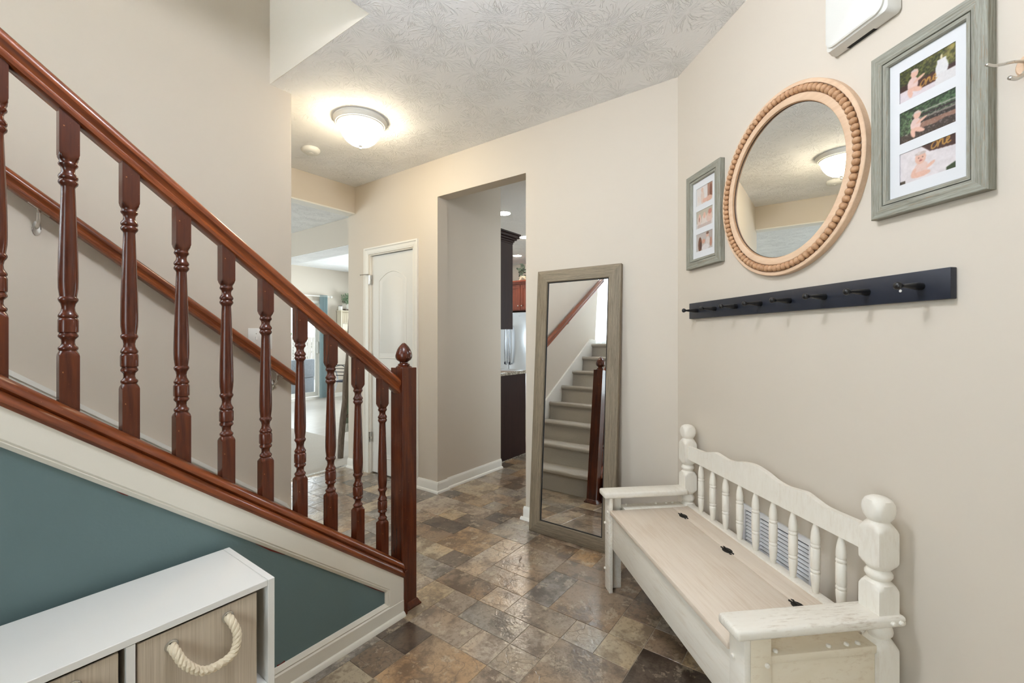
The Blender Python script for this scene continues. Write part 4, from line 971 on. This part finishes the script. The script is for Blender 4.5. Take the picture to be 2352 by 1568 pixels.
px_ = thing('cardboard_box', 'small pale pink box on the kitchen floor', 'box', (4.12, 2.82, 0))
B().box(-.07, .13, -.1, .1, 0, .075, .002).obj('body', M['pink'], px_); B().box(-.073, .133, -.103, .103, .076, .12, .002).obj('lid', M['pink'], px_)

# ================================================================== family room beyond the header
pd = thing('door_3', 'white sliding patio door in the far wall', None, (4.225, 8.77, 0), kind='structure')
mitre('frame', M['trim'], pd, -.925, .925, -.02, 2.05, [(0, -.012), (0, .12), (.06, .12), (.06, -.012)])
for x0, x1, y in ((-.87, .02, .03), (-.02, .87, .07)):
    b = slab_holes(B(), 'y', y, y+.03, x0, x1, .05, 2.0, [(x0+.07, x1-.07, .14, 1.93)]); b.obj('sash', M['trim'], pd, 0)
    B().box(x0+.07, x1-.07, y+.012, y+.018, .14, 1.93).obj('pane', M['glass'], pd, 0)
B().box(.80, .84, -.005, .03, .95, 1.2, .004).obj('handle', M['trim'], pd)
cu = thing('curtain', 'pale teal curtain at the side of the patio door', 'curtain', (5.12, 8.69, 0), group=None)
b = B(); n = 60; pts = [(-.085+.17*i/n, .022*math.sin(i*.75)) for i in range(n+1)]
vb = [[b.bm.verts.new((x, y, z)) for x, y in pts] for z in (.02, 1.0, 2.17)]
for r in range(2):
    for i in range(n): b.bm.faces.new([vb[r][i], vb[r][i+1], vb[r+1][i+1], vb[r+1][i]])
bmesh.ops.solidify(b.bm, geom=b.bm.faces[:], thickness=.002)
b.obj('fabric', M['teal_fabric'], cu)
cr = thing('curtain_rod', 'white curtain rod above the patio door', 'curtain rod', (4.2, 8.69, 2.145))
B().tube([(-1.05, 0, 0), (1.06, 0, 0)], .011, 10).obj('rod', M['trim'], cr); B().ball((1.09, 0, 0), .03, .028, .028).obj('finial', M['trim'], cr)
for x in (-1.0, 1.0): B().box(x-.01, x+.01, 0, .08, -.01, .01).obj('bracket', M['trim'], cr)
sh = thing('wall_shelf', 'cream beadboard wall shelf with a small drawer by the patio door', 'shelf', (5.45, 8.77, 1.30))
B().box(0, .8, -.19, 0, .545, .57, .006, 2).obj('top', M['cream_wood'], sh); B().box(.02, .78, -.012, 0, 0, .545).obj('back_board', M['cream_wood'], sh, 0)
for x in (.02, .76): B().box(x, x+.025, -.17, 0, 0, .545, .002).obj('side', M['cream_wood'], sh)
for k in range(14): B().box(.05+k*.05, .096+k*.05, -.016, -.012, .30, .54, .001).obj('bead_board', M['cream_wood'], sh, 0)
dr = B().box(.05, .38, -.172, -.02, .15, .28, .003).obj('drawer', M['cream_wood'], sh); B().ball((.215, -.185, .215), .014, .016, .014).obj('knob', M['chrome'], dr)
dr = B().box(.40, .75, -.172, -.02, .15, .28, .003).obj('drawer', M['cream_wood'], sh); B().ball((.575, -.185, .215), .014, .016, .014).obj('knob', M['chrome'], dr)
B().box(.045, .755, -.17, -.012, .285, .30).obj('rail', M['cream_wood'], sh, 0); B().box(.045, .755, -.17, -.012, .13, .148).obj('rail', M['cream_wood'], sh, 0)
cj = thing('candle_jar', 'white candle jar on the beadboard shelf', 'candle', (5.50, 8.68, 1.872))
B().lathe([(.038, 0), (.042, .006), (.042, .085), (.038, .09), (.001, .09)], 20).obj('jar', M['candle'], cj); B().lathe([(.040, .09), (.040, .10), (.001, .102)], 20).obj('lid', M['duct'], cj)
pt = thing('potted_plant', 'leafy sage plant in a glass vase on the beadboard shelf', 'plant', (5.68, 8.67, 1.872))
B().box(-.09, .16, -.05, .05, 0, .035, .004).obj('tray', M['bark'], pt); B().lathe([(.04, .035), (.045, .05), (.035, .13), (.045, .15)], 16, caps=False).obj('vase', M['candle'], pt)
tag(leaves(B(), (0, 0, .25), .16, 130, .07, 9, (1, .7, .8)).obj('foliage', M['leaf'], pt, 50), kind='stuff')
# ladder with throw leaning on the end of the closet wall
ld = thing('blanket_ladder', 'rustic pole ladder leaning just past the closet wall', 'ladder', (2.63, 4.20, 0))
for x in (2.668, 3.09):
    rg = random.Random(int(x*10)); pts = [(x+rg.uniform(-.008, .008)-(.0 if x < 3 else 0), 4.215-.262*k/9, .006+1.85*k/9) for k in range(10)]
    B().tube(pts, [.030*rg.uniform(.88, 1.1) for _ in pts], 10).obj('pole', M['bark'], ld, world=True)
for z in (.45, .85, 1.25, 1.6): B().tube([(2.65, 4.215-.262*z/1.85, z), (3.11, 4.215-.262*z/1.85, z)], .017, 8).obj('rung', M['bark'], ld, world=True)
tw = thing('throw_blanket', 'sage knit throw with fringe hanging on the ladder', 'blanket', (2.75, 4.05, .3))
b = B(); n = 24
for side, zlo in ((.035, .36), (-.02, .55)):
    rows = []
    for k in range(9):
        z = .90-(.90-zlo)*k/8; yy = 4.215-.262*z/1.85+side*(1 if k else .2)
        rows.append([b.bm.verts.new((2.72+.28*i/n, yy+.008*math.sin(i*.9), z)) for i in range(n+1)])
    for r in range(8):
        for i in range(n): b.bm.faces.new([rows[r][i], rows[r][i+1], rows[r+1][i+1], rows[r+1][i]])
bmesh.ops.solidify(b.bm, geom=b.bm.faces[:], thickness=.006); b.obj('fabric', M['throw'], tw, world=True)
b = B()
for i in range(24):
    x = 2.723+.274*i/23; y = 4.215-.262*.36/1.85+.035; b.tube([(x, y, .365), (x+random.uniform(-.004, .004), y+.003, .32), (x+random.uniform(-.006, .006), y+.004, .27)], .0035, 5)
tag(b.obj('fringe', M['throw'], tw, world=True), kind='stuff')
# metal chair by the patio door
chx = thing('metal_chair', 'bent metal chair standing near the patio door', 'chair', (4.80, 7.45, 0), math.radians(20))
for y in (-.24, .24):
    fr_ = catmull([(-.10, y, 0), (.05, y, .30), (.12, y, .50), (.02, y, .72), (-.12, y, .84)], 8); B().tube(fr_, .014, 8, flat=(1.3, .6)).obj('side_frame', M['steel'], chx)
    B().tube(catmull([(.55, y, 0), (.50, y, .25), (.42, y, .42), (.12, y, .46)], 6), .012, 8).obj('leg', M['brass_dark'], chx)
    B().tube(catmull([(.02, y, .72), (.25, y, .74), (.42, y, .62), (.46, y, .44)], 6), .009, 8).obj('arm', M['brass_dark'], chx)
B().box(.05, .50, -.24, .24, .43, .46, .01, 2).obj('seat', M['duct'], chx)
for k in range(4): B().tube([(.08-.06*k, -.24, .56+.07*k), (.08-.06*k, .24, .56+.07*k)], .008, 6).obj('back_bar', M['brass_dark'], chx)
# patio beyond the glass
struct(B().box(1, 9, 8.92, 14.5, -.1, -.04).obj('floor', M['concrete'], smooth=0))
fe = thing('garden_fence', 'weathered board fence behind the patio', 'fence', (5.5, 13.2, -.05))
bmx = B().box(-.066, .066, -.01, .01, 0, 1.35, .004).mesh('board', 0); bmx.materials.append(M['fence'])
for k in range(34): link('board', bmx, None, fe, (-2.4+.145*k, 0, 0))
for z in (.3, 1.1): B().box(-2.5, 2.6, .01, .05, z, z+.09).obj('rail', M['fence'], fe, 0)
hd = thing('hedge', 'green hedge topping the patio fence', 'hedge', (5.5, 13.75, -.04))
tag(leaves(B(), (0, 0, .78), 1.0, 1300, .15, 4, (2.6, .3, .78)).obj('foliage', M['foliage'], hd, 50), kind='stuff')
wc = thing('wicker_armchair', 'grey wicker armchair on the patio outside', 'chair', (5.15, 10.1, -.04), math.radians(200))
B().box(-.35, .35, -.35, .35, .03, .40, .02, 2).obj('base', M['wicker'], wc); B().box(-.35, .35, .25, .36, .40, .82, .02, 2).obj('backrest', M['wicker'], wc)
for x in (-.30, .30): B().box(x-.06, x+.06, -.34, .30, .40, .62, .02, 2).obj('armrest', M['wicker'], wc)
B().box(-.23, .23, -.34, .24, .40, .50, .03, 3).obj('cushion', M['throw'], wc)
